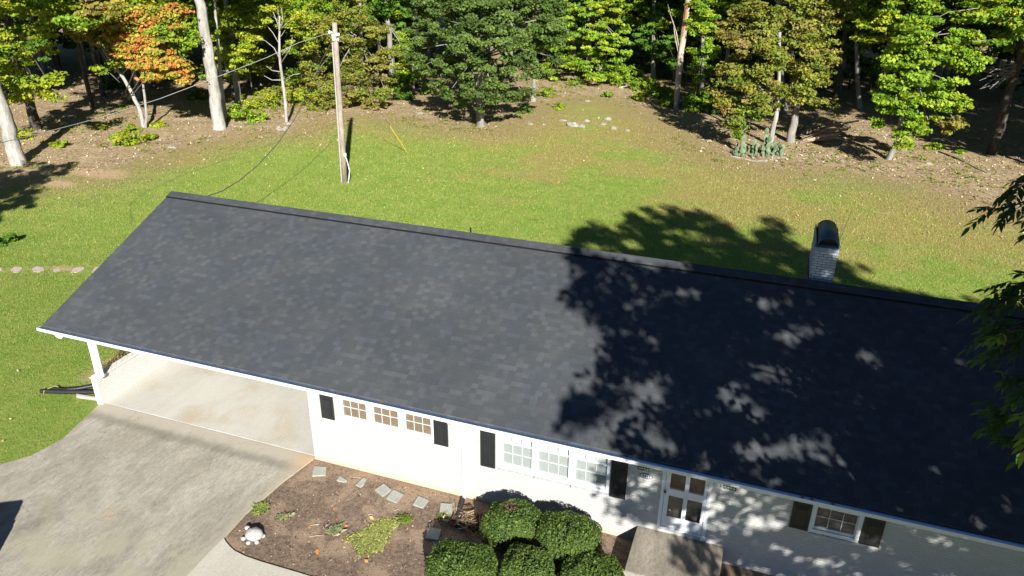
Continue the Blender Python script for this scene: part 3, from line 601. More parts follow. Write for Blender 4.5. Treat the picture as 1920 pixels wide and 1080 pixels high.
# ornament turtle
tb = atz(475, 1008, 0); T = thing('turtle_statue', 'pale concrete garden turtle sitting in the mulch near the walkway', 'garden ornament', tuple(tb))
def ellip(mb, c, r, nu=16, nv=9, zmin=-1.0, nz=0, M3=None):
    c = np.asarray(c, float); vs = []; fs = []
    for j in range(nv+1):
        ph = -math.pi/2+math.pi*j/nv
        for i in range(nu):
            th = 2*math.pi*i/nu; d = np.array([math.cos(ph)*math.cos(th), math.cos(ph)*math.sin(th), max(zmin, math.sin(ph))])
            vs.append(c+d*np.asarray(r)*(1+nz*math.sin(5*th+3*ph)*math.cos(4*ph)))
    for j in range(nv):
        for i in range(nu): fs.append((j*nu+i, j*nu+(i+1)%nu, (j+1)*nu+(i+1)%nu, (j+1)*nu+i))
    return mb.add(vs, fs)
s = MB(); ellip(s, tb+np.array([.02,.02,.08]), (.215,.185,.15), 18, 10, -.3, .05); s.build('shell', M['turtle'], T, smooth=True)
s = MB(); ellip(s, tb+np.array([-.25,.13,.10]), (.07,.06,.05)); s.tube([tb+np.array([-.12,.07,.06]), tb+np.array([-.22,.12,.09])], [.05,.035], 8); s.build('head', M['turtle'], T, smooth=True)
for a, b in [(-.17,-.13),(.02,-.2),(.19,-.12),(.2,.1),(-.1,.19)]:
    s = MB(); ellip(s, tb+np.array([a,b,.03]), (.06,.055,.045), 10, 6); s.build('leg', M['turtle'], T, smooth=True)
# ------------------------------------------------------------------ unseen vehicle added beside the driveway to shade the concrete
cd = np.array([.53,-.848,0]); cs = np.array([-.848,-.53,0]); cu_ = np.array([0,0,1.0]); co = np.array([-4.05,-6.32,.034])+cs*.12-cd*.25
V_ = thing('unseen_suv', 'unseen dark sport utility vehicle added for the shade over the driveway edge', 'car', tuple(co+cd*2.3+cs*.92))
def cp_(a, b, c): return tuple(co+cd*a+cs*b+cu_*c)
def shell(mb, prof, b0, b1):
    n_ = len(prof); mb.add([cp_(a,b0,c) for a,c in prof]+[cp_(a,b1,c) for a,c in prof], [tuple(range(n_)), tuple(range(n_,2*n_))]+[(i,(i+1)%n_,n_+(i+1)%n_,n_+i) for i in range(n_)]); return mb
b_ = MB(); shell(b_, [(0,.45),(.02,.95),(.15,1.02),(3.4,1.02),(4.45,.92),(4.65,.7),(4.65,.4),(4.4,.3),(.2,.3)], 0, 1.85); body = b_.build('body', M['carpaint'], V_, bevel=.05)
b_ = MB(); shell(b_, [(.12,1.0),(.42,1.62),(.7,1.70),(2.2,1.70),(2.6,1.6),(3.35,1.0)], .12, 1.73); b_.build('cabin', M['carpaint'], V_, bevel=.07)
for b0, b1 in ((.095,.119),(1.731,1.755)):
    for pr in ([(.35,1.08),(.55,1.5),(1.25,1.54),(1.25,1.08)],[(1.33,1.08),(1.33,1.54),(2.15,1.54),(2.15,1.08)],[(2.23,1.08),(2.23,1.54),(2.5,1.5),(3.1,1.08)]): w_ = MB(); shell(w_, pr, b0, b1); w_.build('window', M['carglass'], V_)
for a in (.85, 3.75):
    for b in (.1, 1.75):
        w_ = MB(); w_.tube([cp_(a,b-.11,.31),cp_(a,b+.11,.31)], .35, 20); wh = w_.build('wheel', M['rubber'], V_); r_ = MB(); r_.tube([cp_(a,b-.12,.31),cp_(a,b+.12,.31)], .2, 14); r_.build('rim', M['chrome'], wh)
for b in (-.12, 1.97): m_ = MB(); m_.obox(cp_(2.75,b,1.12), cd*.06, cs*.1, cu_*.08); m_.build('mirror', M['carpaint'], V_, bevel=.02)
for b in (.12, 1.73):
    l_ = MB(); l_.obox(cp_(4.6,b,.75), cd*.06, cs*.12, cu_*.08); l_.build('headlight', M['chrome'], V_); l_ = MB(); l_.obox(cp_(.02,b,.9), cd*.04, cs*.1, cu_*.1); l_.build('tail_light', simple('red_lens', (.4,.02,.02), .3), V_)
for b in (.25, 1.6): l_ = MB(); l_.tube([cp_(.7,b,1.72),cp_(.8,b,1.78),cp_(2.1,b,1.78),cp_(2.2,b,1.72)], .02, 6); l_.build('roof_rail', M['black'], V_)
# ------------------------------------------------------------------ boxwoods: dense clipped balls of tiny leaves
def boxwood(u, v, rx, ry, h, label, patch=0):
    c = atz(u, v, h*.62); b = np.array([c[0], c[1], 0]); T = thing('boxwood_shrub', label, 'shrub', tuple(b), 'clipped round boxwoods along the front wall')
    rx *= .93; ry *= .93; n = 12500; d = rng.normal(size=(n,3)); d /= np.linalg.norm(d, axis=1)[:,None]; d[:,2] = np.abs(d[:,2])*np.where(rng.random(n) < .25, -1, 1)
    lump = 1+.07*np.sin(2.3*d[:,0]+b[0]*3+2*d[:,1])+.05*np.sin(7*d[:,0]+b[0]*5)*np.cos(6*d[:,1])+.04*np.sin(9*d[:,2]+4*d[:,0])
    rr = (1.03-.2*rng.random(n)**1.1)*lump; d4 = np.sign(d)*np.abs(d)**.74
    pos = b+np.array([0,0,h*.5])+d4*np.array([rx,ry,h*.5])*rr[:,None]; pos[:,2] = np.maximum(pos[:,2], .04)
    nr = d+rng.normal(size=(n,3))*.55; nr /= np.linalg.norm(nr, axis=1)[:,None]; a = d+rng.normal(size=(n,3))*.8; a -= nr*(a*nr).sum(1)[:,None]; a /= np.linalg.norm(a, axis=1)[:,None]; bb = np.cross(nr, a)
    s = (.040*(1+.35*rng.normal(size=n)).clip(.5,1.9))[:,None]; V = np.stack([pos-a*s*.6, pos+bb*s*.36, pos+a*s*.6, pos-bb*s*.36], 1)
    P = np.array(PAL['box']); col = P[rng.integers(0,3,n)]*(1+.25*rng.normal(size=(n,1))).clip(.4,1.8)
    cl = np.sin(pos[:,0]*6+1)*np.sin(pos[:,1]*7)*.5+.5; col = col*(1-.3*cl[:,None])+np.array([.14,.18,.03])*.3*cl[:,None]
    if patch:
        pc = atz(u-2, v-32 if patch == 1 else v+10, h*.95); w = np.exp(-((pos[:,0]-pc[0])**2/.05+(pos[:,1]-pc[1])**2/.02))+.0; w = (w > .35+.3*rng.random(n))[:,None]; col = np.where(w, np.array([.17,.13,.09])*(1+.3*rng.normal(size=(n,1))), col)
    quads_object('foliage', V, col.clip(.005,1), M['leaf'], T)
    k = MB(); ellip(k, b+np.array([0,0,h*.47]), (rx*.86,ry*.86,h*.42), 16, 10, nz=.04); k.build('inner_mass', simple('shrub_inner', (.02,.03,.012), .95), T)  # solid core coloured near black, painting the shade between the leaves
    m = MB(); m.tube([b+np.array([0,0,-.03]), b+np.array([.03,0,h*.4])], [.05,.03], 7)
    for q in range(5):
        an = q*1.3; m.tube([b+np.array([0,0,.08]), b+np.array([math.cos(an)*rx*.5, math.sin(an)*ry*.5, h*.5])], [.025,.012], 5)
    m.build('stem', M['brown_bark'], T)
boxwood(959, 980, .68, .60, 1.02, 'rounded boxwood with a brown dead patch, nearest the downspout', 1)
boxwood(1068, 1006, .76, .66, 1.06, 'wide rounded boxwood against the wall next to the porch')
boxwood(868, 1062, .76, .68, .98, 'boxwood at the bed edge nearest the grass patch')
boxwood(988, 1070, .62, .60, .96, 'middle boxwood of the row nearest the walkway')
boxwood(1108, 1080, .66, .58, .92, 'boxwood of the walkway row closest to the porch step')
def blades(pts, n, h, w, pal, name, lean=.6, parent=None, label=None, cat=None, kind=None, group=None):
    K = len(pts); L = K*n; p = np.repeat(np.asarray(pts, float), n, 0); an = rng.random(L)*2*math.pi; H = np.repeat(h, n) if not np.isscalar(h) else np.full(L, h); H = H*(.6+.7*rng.random(L))
    p[:,:2] += (rng.normal(size=(L,2))*.3*H[:,None]); t = np.stack([np.cos(an), np.sin(an), np.zeros(L)], 1); o = np.stack([-np.sin(an), np.cos(an), np.zeros(L)], 1)
    ln = lean*rng.random(L); up_ = np.array([0,0,1.0]); W = w*H/np.mean(H); W = W[:,None]
    m = p+(up_*.6+t*ln[:,None]*.25)*H[:,None]; e = p+(up_*(1-.35*ln[:,None])+t*ln[:,None])*H[:,None]
    V = np.stack([p-o*W*.5, p+o*W*.5, m+o*W*.45, e], 1); V[:,3] = e-o*W*.1
    P = np.array(pal); col = P[rng.integers(0, len(P), L)]*(1+.2*rng.normal(size=(L,1))).clip(.5,1.6)
    ob = quads_object(name, V, col, M['leaf'], parent)
    if parent is None: tag(ob, label, cat, group, kind)
    return ob
# grass patch, tufts, debris in the mulch bed
pp = poly_at([cr5(*p) for p in [(820,612),(950,620),(985,680),(900,800),(820,950),(700,1000),(560,1020),(520,900),(410,860),(470,790),(600,740)]])
bx = np.array(pp); q = np.stack([rng.uniform(bx[:,0].min(), bx[:,0].max(), 3200), rng.uniform(bx[:,1].min(), bx[:,1].max(), 3200)], 1)
ok = inside(pp, q[:,0], q[:,1]) & (dist_poly(pp, q[:,0], q[:,1]) > .18*rng.random(len(q))) & (np.sin(q[:,0]*9)*np.sin(q[:,1]*11) > -.75); q = q[ok]
blades(np.c_[q, np.full(len(q), .0)], 5, .06, .011, [(.33,.36,.11),(.24,.31,.09),(.42,.40,.15)], 'grass_patch', 1.1, label='yellow green grass patch in the middle of the mulch bed', cat='grass patch')
for (u, v), h, pal, lab in [((490,955),.11,[(.26,.30,.08),(.20,.27,.07)],'pale upright grass tuft at the driveway edge'), ((628,998),.11,[(.17,.24,.06),(.30,.29,.2),(.42,.40,.32)],'bleached grass tuft with a green top beside the grass patch'), (cr5(1035,650),.10,[(.15,.24,.04),(.22,.26,.06)],'little green tuft at the top corner of the grass patch'), (cr5(1380,610),.07,[(.20,.24,.06)],'sparse tuft below the paver by the drain pipe'), ((533,972),.10,[(.32,.29,.2),(.25,.26,.12)],'dry flattened tuft between driveway and bleached tuft')]:
    c = atz(u, v); k = 26; pts = np.c_[c[0]+rng.normal(size=k)*.07, c[1]+rng.normal(size=k)*.06, np.zeros(k)]
    blades(pts, 16, h, .006, pal, 'grass_tuft', 1.2, label=lab, cat='grass tuft', group='grass tufts in the mulch bed')
c0 = atz(892, 985); k = 90; pts = np.c_[c0[0]+rng.normal(size=k)*.30, c0[1]+rng.normal(size=k)*.13, np.zeros(k)]
blades(pts, 5, .17, .022, [(.30,.22,.13),(.16,.10,.06),(.45,.38,.28),(.10,.07,.045)], 'dry_stubble', 1.5, label='clump of cut dry brown stalks beside the black drain pipe', cat='dead plant')
# orange leaves and chips in the bed
def scatter(name, pts, size, pal, label, cat, zoff=.012, flatn=.35):
    n = len(pts); nr = rng.normal(size=(n,3))*flatn; nr[:,2] += 1; nr /= np.linalg.norm(nr, axis=1)[:,None]; a = np.cross(nr, rng.normal(size=(n,3))); a /= np.linalg.norm(a, axis=1)[:,None]; b = np.cross(nr, a)
    s = (size*(1+.35*rng.normal(size=n)).clip(.35,2))[:,None]; p = pts.copy(); p[:,2] += zoff
    V = np.stack([p-a*s*.5, p+b*s*.3, p+a*s*.5+nr*s*.15, p-b*s*.35], 1); P = np.array(pal); col = P[rng.integers(0,len(P),n)]*(1+.2*rng.normal(size=(n,1))).clip(.5,1.5)
    return tag(quads_object(name, V, col, M['litter']), label, cat, kind='stuff')
n = 4200; q = np.stack([rng.uniform(-.35, 9, n), rng.uniform(-3.55, -.02, n)], 1); q = q[inside(bedp, q[:,0], q[:,1])]
scatter('mulch_chips', np.c_[q, np.zeros(len(q))], .035, [(.30,.2,.13),(.08,.05,.035),(.42,.3,.2),(.05,.035,.028),(.18,.12,.08)], 'small bark chips and leaf bits strewn over the mulch bed', 'mulch')
og = [cr5(*p) for p in [(340,550),(360,640),(470,700),(715,625),(605,830),(640,805),(1045,750),(880,900),(180,960),(95,720),(410,795),(775,825),(655,1040),(1005,640)]]
q = np.array([atz(u+random.uniform(-2,2), v+random.uniform(-2,2)) for u, v in og for _ in range(3)]); q[:,2] = 0.0
scatter('orange_leaves', q, .085, [(.50,.20,.06),(.42,.14,.05),(.5,.3,.12)], 'curled orange fallen leaves lying in the front bed', 'leaves', .02, .6)
tw = MB()
for a, b in [((100,805),(240,795)),((105,700),(200,685)),((520,232),(600,240)),((920,555),(965,545)),((670,592),(715,588)),((300,1035),(320,1030))]:
    A = atz(*cr5(*a), .015); B = atz(*cr5(*b), .02); tw.tube([A, (A+B)/2+np.array([.01,.02,.01]), B], .006, 4)
tag(tw.build('fallen_twigs', simple('pale_twig', (.45,.36,.26), .8)), 'thin pale twigs lying on the mulch', 'twigs', kind='stuff')
# ------------------------------------------------------------------ utility pole and wires
pb = atz(646.5, 341); pt = aty(627, 42, pb[1]+.0); pt = np.array([pt[0], pb[1], pt[2]])
U = thing('utility_pole', 'tall weathered wooden utility pole standing alone on the lawn', 'utility pole', tuple(pb))
def up_at(z): return pb+(pt-pb)*(z/pt[2])
m = MB(); m.tube([pb-np.array([0,0,.2]), up_at(3), up_at(6), pt], [.17,.155,.14,.125], 14); m.build('pole', M['polewood'], U, smooth=True)
m = MB(); off = np.array([-.12,-.13,0]); m.tube([pb+off, up_at(3)+off, up_at(6)+off, up_at(7.6)+off], .035, 8); m.build('conduit', simple('grey_conduit', (.34,.33,.31), .6), U)
m = MB(); m.obox(up_at(7.95)+np.array([.14,-.1,0]), (.13,-.05,.06), (.04,.08,0), (0,0,.07)); m.obox(up_at(8.1)+np.array([-.22,-.02,0]), (.12,0,-.04), (0,.04,0), (0,0,.03)); m.obox(up_at(7.85)+np.array([0,-.17,0]), (.09,0,0), (0,.03,0), (0,0,.16)); m.build('mounting_bracket', simple('galvanised_steel', (.52,.56,.60), .4), U)
for k, dz in enumerate((8.05,7.75)):
    m = MB(); ellip(m, up_at(dz)+np.array([-.28+.5*k,-.1,0]), (.06,.06,.08)); m.build('insulator', simple('porcelain_insulator', (.6,.62,.62), .3), U, smooth=True)
m = MB(); ob = np.array([.17,-.06,0]); m.tube([up_at(1.55)+ob, up_at(1.2)+ob+np.array([.12,0,0]), up_at(.7)+ob+np.array([.26,-.05,0]), pb+ob+np.array([.22,-.1,.3]), pb+ob+np.array([.12,-.1,-.05])], .028, 7); m.obox(up_at(1.6)+ob, (.06,0,0), (0,.05,0), (0,0,.09)); m.build('riser_pipe', simple('white_pvc', (.6,.62,.62), .4), U)
wt = up_at(8.05)
def wire(name, pts, r, m, label, sag=0):
    w = MB(); P = []
    for i in range(len(pts)-1):
        for k in range(8):
            t_ = k/8; P.append(np.asarray(pts[i])*(1-t_)+np.asarray(pts[i+1])*t_)
    P.append(np.asarray(pts[-1])); n_ = len(P)
    for i in range(n_): P[i] = P[i]-np.array([0,0,sag*4*(i/(n_-1))*(1-i/(n_-1))])
    w.tube(P, r, 6); return tag(w.build(name, m, smooth=True), label, 'cable')
wire('service_cable', [wt+np.array([-.28,-.1,0])]+[aty(u, v, y) for u, v, y in [(560,80,20.2),(500,108,18.6),(400,147,15.8),(300,185,13),(180,223,9.8),(57,255,6.2),(0,268,4.5),(-120,292,0)]], .013, M['wire'], 'pale service cable stretched from the pole top across the woods')
pts = [up_at(7.7)+np.array([-.1,-.15,0])]+[aty(u, v, y) for u, v, y in [(601,118,20.6),(578,175,19.2),(551,226,17.8),(520,270,16.2),(483,310,14.6),(450,338,13.2),(417,358,12.0),(385,369,11.0)]]
wire('house_drop_cable', pts, .018, M['wire_dark'], 'dark sagging cable running from the pole down to the back of the house')
ga = atz(762, 284); gt = up_at(7.6)
wire('guy_wire', [ga, gt], .009, M['wire_dark'], 'thin guy wire bracing the utility pole')
m = MB(); m.tube([ga+(gt-ga)*.0, ga+(gt-ga)*.27], .024, 8); tag(m.build('guy_guard', M['yellow']), 'bright yellow plastic guard sleeve around the guy wire', 'guy guard')
# ------------------------------------------------------------------ trees of the wood edge
def crown(blobs, T, size, pal, dens, clump=.55, flat=.45, n=34, carve=True):
    V, col = crown_arrays(blobs, size*.8, pal, dens*1.75, clump*1.05, flat, 75 if carve else 45, carve); return quads_object('crown', V, col.clip(.004,1), M['leaf'], T)
def tree(label, base, trunk, wpx, blobs=(), pal='mix', size=.25, bark=None, top=0, group=None, name='tree', dens=560, r1=.5, forks=(), cat='tree', clump=.55, flat=.45, topr=3.3, flare=.5, by=0, bare=None, carve=True):
    b = atz(*base)+np.array([0,by,0.0]) if by == 0 else aty(base[0], base[1], atz(*base)[1]+by)
    b[2] = max(b[2], 0); dep = proj(b)[2]; k = dep/F; T = thing(name, label, cat, (b[0], b[1], 0), group)
    bark = bark or M['grey_bark']; P = [np.array([b[0], b[1], -.15])]+[aty(u, v, b[1]) for u, v in trunk]; r0 = wpx*k/2
    tip = P[-1]; dirn = (P[-1]-P[-2]); dirn /= np.linalg.norm(dirn)
    B = [(aty(u, v, b[1]+dy), r*k, *(rest)) for (u, v, r, dy, *rest) in blobs]
    if top:
        t1 = tip+dirn*max(0, (top-tip[2])/max(dirn[2], .4)*.5)+np.array([0,0,max(0,(top-tip[2]))*.5]); P.append(t1)
        for q in range(9):
            an = q*2.4; B.append((np.array([t1[0]+math.cos(an)*topr*.8, t1[1]+math.sin(an)*topr*.8, max(10.0+topr*.75, top*.62)+q*(top*.38)/8-topr*.1]), topr*.85*(1-.05*q)))
    mb = MB(); trunk_mesh(mb, P, r0, r0*r1, flare=flare)
    for fk in forks:
        fp_ = [aty(u, v, b[1]) for u, v in fk[1]]; trunk_mesh(mb, [P[0] if fk[0] is None else aty(*fk[0], b[1])]+fp_, r0*fk[2], r0*fk[2]*.35, 7)
    mb2 = mb; limbs(mb2, P[0], P[-1], B, max(r0*.3, .03), None)
    if bare: bare(mb2, b, k)
    mb2.build('trunk', bark, T, smooth=True)
    if B: crown(B, T, size, pal, dens, clump, flat, 34, carve)
    return T
tree('stout pale grey trunk leaning out at the frame edge beside the service cable', (35,308), [(22,270),(8,215),(-12,150),(-40,60)], 30, [(-60,120,60,0,'mix')], top=15, pal='yellow', bark=M['pale_bark'])
tree('dark trunk with yellow green boughs spreading over it', (70,246), [(60,210),(48,160),(30,100),(10,20)], 19, [(30,30,45,-1),(80,20,40,-2),(60,75,32,-2),(20,80,35,-1),(120,30,38,-2),(15,150,38,-3,'yellow'),(60,145,34,-3.5,'yellow'),(95,160,26,-4,'yellow'),(30,175,25,-4),(150,20,35,-2,'mix'),(0,110,40,-2),(185,12,30,-1,'rust'),(75,95,22,-3,'deep'),(70,70,18,0,'rust')], pal='yellow', size=.27, bark=M['brown_bark'], top=15, flat=.3, dens=480)
tree('slim straight grey trunk in shade before the orange tree', (175,207), [(164,160),(152,110),(142,60),(130,-20)], 9, [(130,20,30,1)], pal='mix', top=14, bark=M['brown_bark'])
tree('twin dark trunk deep in the shade behind the orange tree', (208,192), [(206,150),(200,100),(195,20)], 13, [(190,10,30,1,'deep')], forks=[(None, [(192,150),(187,120),(186,80)], .7)], pal='deep', top=15, bark=M['brown_bark'], by=4)
tree('young orange autumn maple with two slim pale stems', (271,241), [(262,205),(245,170),(233,148),(205,110),(190,88)], 8.5, [(265,40,34,-1),(235,52,34,-1.5),(300,45,32,-1),(225,25,30,-.5),(330,30,26,0),(205,75,30,-.5,'rust'),(180,55,26,0,'rust'),(290,85,30,-2),(255,105,28,-2),(320,125,27,-2),(285,125,26,-2.5),(338,140,18,-2),(240,80,26,-1.5),(310,60,24,-1.5,'mix'),(345,75,22,0,'bright'),(330,95,20,-.5,'mix'),(190,130,14,-1,'yellow'),(222,120,15,-1,'yellow'),(150,60,24,.5,'rust')], pal='orange', size=.27, dens=800, flat=.32, carve=False, forks=[(None, [(275,215),(270,170),(265,140),(268,100)], .75)], flare=.1, clump=.5, bark=M['pale_bark'])
tree('big pale smooth trunk leaning, clear of branches, at the lawn edge', (412,242), [(404,190),(395,130),(388,80),(378,25),(372,-10)], 24, [], top=17, r1=.62, flare=.75, pal='mix', bark=M['pale_bark'])
tree('thin pale stem close behind the big smooth trunk', (423,226), [(416,165),(411,110),(405,40),(402,-5)], 7, [(405,25,22,1,'mix'),(398,60,14,-.5,'mix')], top=13, flare=.1, topr=1.8, bark=M['pale_bark'])
tree('mottled trunk with layered yellow green sprays above it', (449,198), [(442,150),(440,115),(432,60),(424,10)], 13, [(440,95,34,-1),(410,78,26,-1),(420,50,26,-1),(470,60,24,-1),(392,15,26,0,'mix'),(455,20,32,0),(440,120,22,-1.5),(480,15,30,0,'mix'),(410,110,16,-1.5),(466,88,18,-1)], pal='yellow', size=.26, flat=.28, top=14, dens=450)
def bare_i(mb, b, k):
    for pl_ in [[(525,112),(514,90),(497,76),(478,70)],[(525,85),(512,62),(498,45)],[(526,120),(545,90),(548,70)],[(528,135),(510,132),(500,124)],[(524,60),(519,40),(512,22)],[(524,60),(530,38),(528,15)],[(531,150),(510,150),(495,142)],[(532,150),(550,140),(562,138)]]:
        P_ = [aty(u, v, b[1]-.2*i) for i, (u, v) in enumerate(pl_)]; mb.tube(P_, [.045,.03,.02,.01][:len(P_)], 5)
tree('slender pale tree with bare forked branches in its lower half', (537,230), [(534,180),(528,140),(524,100),(524,60),(524,30)], 6.5, [(520,12,28,.5),(545,50,22,1),(500,30,22,0),(565,28,26,1),(545,90,14,.5)], pal='yellow', size=.24, flare=.1, bare=bare_i, dens=330, bark=M['pale_bark'])
tree('feathery olive tree crowd behind the utility pole with pale speckled trunk', (680,196), [(679,130),(677,70),(674,0)], 9, [(600,40,40,0),(640,70,40,-1),(690,60,42,-1.5),(640,120,38,-2),(590,110,34,-1),(690,125,36,-2),(740,110,30,-1),(620,165,30,-2),(670,170,28,-2),(720,165,26,-1.5),(580,65,34,0,'yellow'),(560,25,34,1,'yellow'),(610,10,34,1,'mix'),(660,15,34,0),(580,150,24,-2)], pal='olive', size=.22, dens=520, flat=.35, top=14)
tree('pale straight trunk rising beyond the olive foliage beside the big oak', (737,178), [(734,130),(730,60),(722,0)], 12, [(745,15,30,1,'bright'),(760,95,24,1,'bright'),(770,130,22,1,'bright'),(745,150,20,0,'mix'),(705,20,26,1)], pal='mix', top=16)
tree('small bright maple squeezed between olive foliage and the oak', (775,178), [(775,130),(770,90)], 6, [(755,140,26,0),(790,150,28,0),(770,105,22,0),(800,30,22,2),(750,70,18,1)], pal='bright', size=.26, flat=.3, dens=450)
tree('large round dark green oak standing at the lawn edge', (901,237), [(901,205),(900,170),(902,100),(905,20)], 16, [(905,15,60,0),(845,40,46,-.5),(965,35,50,0),(812,112,34,-1),(868,112,40,-2.5),(932,125,44,-2.5),(996,95,40,-1),(848,165,24,-2),(893,160,30,-3),(950,168,26,-2),(1003,148,24,-.5),(785,70,28,0),(1030,60,30,0),(868,70,40,-3),(935,70,42,-3),(1020,15,34,1),(805,15,36,1),(782,128,17,-.5),(985,178,15,-1),(865,190,11,-1.5),(925,190,13,-2.5),(1048,110,14,0),(770,95,13,0),(1040,30,20,.5),(822,150,18,-1),(905,205,8,-2)], pal='oak', size=.25, dens=640, bark=M['grey_bark'], top=13, topr=4.0, clump=.5)
tree('bright green maple with layered boughs just behind the oak', (1105,152), [(1105,110),(1105,50)], 11, [(1075,20,40,0),(1120,30,40,-1),(1150,60,34,-2),(1090,70,36,-2),(1060,55,30,-1),(1140,95,32,-3),(1100,115,30,-3),(1065,100,28,-2),(1165,85,24,-2),(1180,25,34,0),(1040,125,28,-2),(1125,135,24,-3),(1150,20,30,-1,'yellow')], pal='bright', size=.30, flat=.25, dens=430, top=15)
tree('short grey stump trunk beside the oak shade', (1000,190), [(1000,170),(1001,150),(1003,110)], 11, [], pal='mix', flare=.3)
tree('dark green mass of maples behind the rust streaked snag', (1225,160), [(1225,110),(1225,40)], 10, [(1205,30,36,0,'bright'),(1245,25,34,-1,'bright'),(1225,75,28,-1),(1200,95,24,0),(1250,70,26,0),(1190,55,26,-1),(1235,110,20,0),(1265,115,18,0)], pal='deep', size=.30, flat=.28, dens=380, top=15)
def bare_n(mb, b, k):
    for pl_ in [[(1273,90),(1268,60),(1258,30),(1252,8)],[(1272,100),(1266,70),(1262,40)],[(1276,125),(1284,135),(1292,140)]]:
        P_ = [aty(u, v, b[1]+.2*i) for i, (u, v) in enumerate(pl_)]; mb.tube(P_, [.05,.035,.025,.012][:len(P_)], 5)
tree('bare dead snag with pale wood and a rust orange streak', (1268,203), [(1272,150),(1278,90),(1285,40),(1292,-10)], 11.5, [], bark=M['snag_bark'], flare=.15, r1=.9, name='dead_tree', cat='dead tree', bare=bare_n)
rs = MB(); P_ = [aty(u, v, atz(1268,203)[1]-.215) for u, v in [(1280,68),(1284,45),(1287,22),(1289,5)]]; rs.tube(P_, [.05,.1,.1,.05], 7)
ro = rs.build('bark_scar', simple('rust_scar', (.42,.15,.06), .9, var=.4, scale=6), bpy.data.objects['dead_tree'])
tree('vine covered bright green column of leaves beside the snag', (1316,206), [(1317,120),(1320,20)], 8, [(1320,20,30,0),(1322,60,27,0),(1318,98,26,0),(1315,135,26,0),(1312,168,25,0),(1308,192,22,-.5),(1300,45,22,0),(1300,200,16,-1),(1335,35,20,.5)], pal='bright', size=.24, dens=700, clump=.4, top=14, topr=2)
tree('dark shaded crooked trunk beside the green column', (1372,175), [(1380,120),(1392,60),(1398,-10)], 12, [(1405,10,16,1,'yellow')], pal='mix', bark=M['brown_bark'], top=16, by=4)
tree('rust tinged olive oak leaning over the cactus with pale lower trunk', (1443,274), [(1449,245),(1456,215),(1460,150),(1462,60)], 10.5, [(1430,40,40,0),(1400,80,36,-1,'rust'),(1450,100,40,-1.5),(1400,130,36,-1.5),(1370,140,32,-1),(1430,155,34,-2.5),(1395,180,30,-2),(1360,170,26,-1.5),(1440,190,24,-2.5),(1405,215,24,-2,'mix'),(1385,225,20,-2),(1375,60,30,0,'rust'),(1410,15,34,1),(1390,250,12,-2,'mix'),(1365,205,20,-1.5,'rust')], pal='olive', size=.24, dens=620, flat=.4, bark=M['pale_bark'])
tree('gnarled hollow based tree with olive crown beside the brush pile', (1482,268), [(1486,240),(1495,200),(1490,150),(1482,60)], 17, [(1490,50,44,0),(1540,40,40,0),(1500,100,40,-1),(1545,90,34,0),(1490,150,36,-2),(1535,140,30,-1),(1520,180,26,-2),(1470,180,24,-2),(1550,195,16,-1),(1500,15,40,1),(1570,20,30,1),(1558,120,20,0),(1450,60,30,0)], pal='olive', size=.24, dens=620, flat=.4, flare=.5, r1=.35)
tree('grey trunk rising out of the olive oak crowns at the top of the frame', (1470,225), [(1462,120),(1458,40),(1462,-10)], 14, [], top=18, by=2)
tree('small slanting stem half hidden by leaves beside the cactus', (1392,280), [(1391,262),(1388,235)], 6, [(1385,235,13,0,'mix')], flare=0)
tree('bright lime maple in tiers with a short leaning grey stem', (1665,300), [(1672,286),(1680,272),(1695,200),(1705,110),(1720,20)], 12, [(1700,20,42,0),(1760,30,42,0),(1740,80,40,-1),(1800,60,36,0),(1690,95,34,-1),(1700,140,36,-2),(1750,130,36,-1.5),(1815,115,30,-1),(1680,180,32,-2.5),(1730,180,34,-3),(1780,185,28,-2),(1690,225,30,-3),(1740,225,28,-3),(1700,258,20,-3),(1660,210,22,-2),(1650,50,40,1,'yellow'),(1790,225,20,-2,'rust'),(1770,240,14,-2,'rust'),(1840,40,30,1,'yellow'),(1655,165,20,-2),(1850,75,24,0),(1835,15,32,0),(1790,105,26,-1),(1775,150,24,-2),(1715,65,30,-2),(1675,140,22,-2.5),(1640,225,12,-2),(1795,200,18,-2,'yellow')], pal='bright', size=.27, dens=620, flat=.3, top=14, forks=[((1680,272), [(1688,278),(1694,284)], .3)])
tree('tall shaded grey trunk slanting across the dark wood at the frame edge', (1858,293), [(1876,230),(1893,170),(1912,110),(1935,20)], 19, [(1885,20,36,-3,'yellow'),(1925,35,34,-3,'bright'),(1860,15,30,-2,'yellow'),(1905,-10,40,-2)], pal='bright', bark=M['brown_bark'], top=16, flat=.35)
tree('deep green shaded maple between the olive oak and the lime maple', (1610,220), [(1608,150),(1605,60)], 10, [(1600,30,36,0),(1630,70,30,0),(1590,90,24,1),(1640,120,22,0),(1620,10,34,0,'mix'),(1655,30,24,-1)], pal='deep', size=.28, dens=300, top=16, by=3)
tree('slim dark stem slanting in the shade under the lime maple', (1632,205), [(1640,150),(1655,80)], 7, [], bark=M['brown_bark'], by=5, top=14)
tree('leafy green maple over the dark gap behind the double stemmed maple', (345,170), [(345,110),(340,40)], 9, [(350,20,36,0),(320,10,34,0),(365,50,22,0),(340,60,20,0),(300,5,30,1),(385,30,20,1)], pal='bright', size=.27, top=14, by=5, dens=380)
tree('pale speckled trunk far behind the dark gap near the big oak', (800,140), [(798,90),(795,10)], 7, [(790,10,24,1),(770,50,14,1)], by=8, top=14, pal='bright')
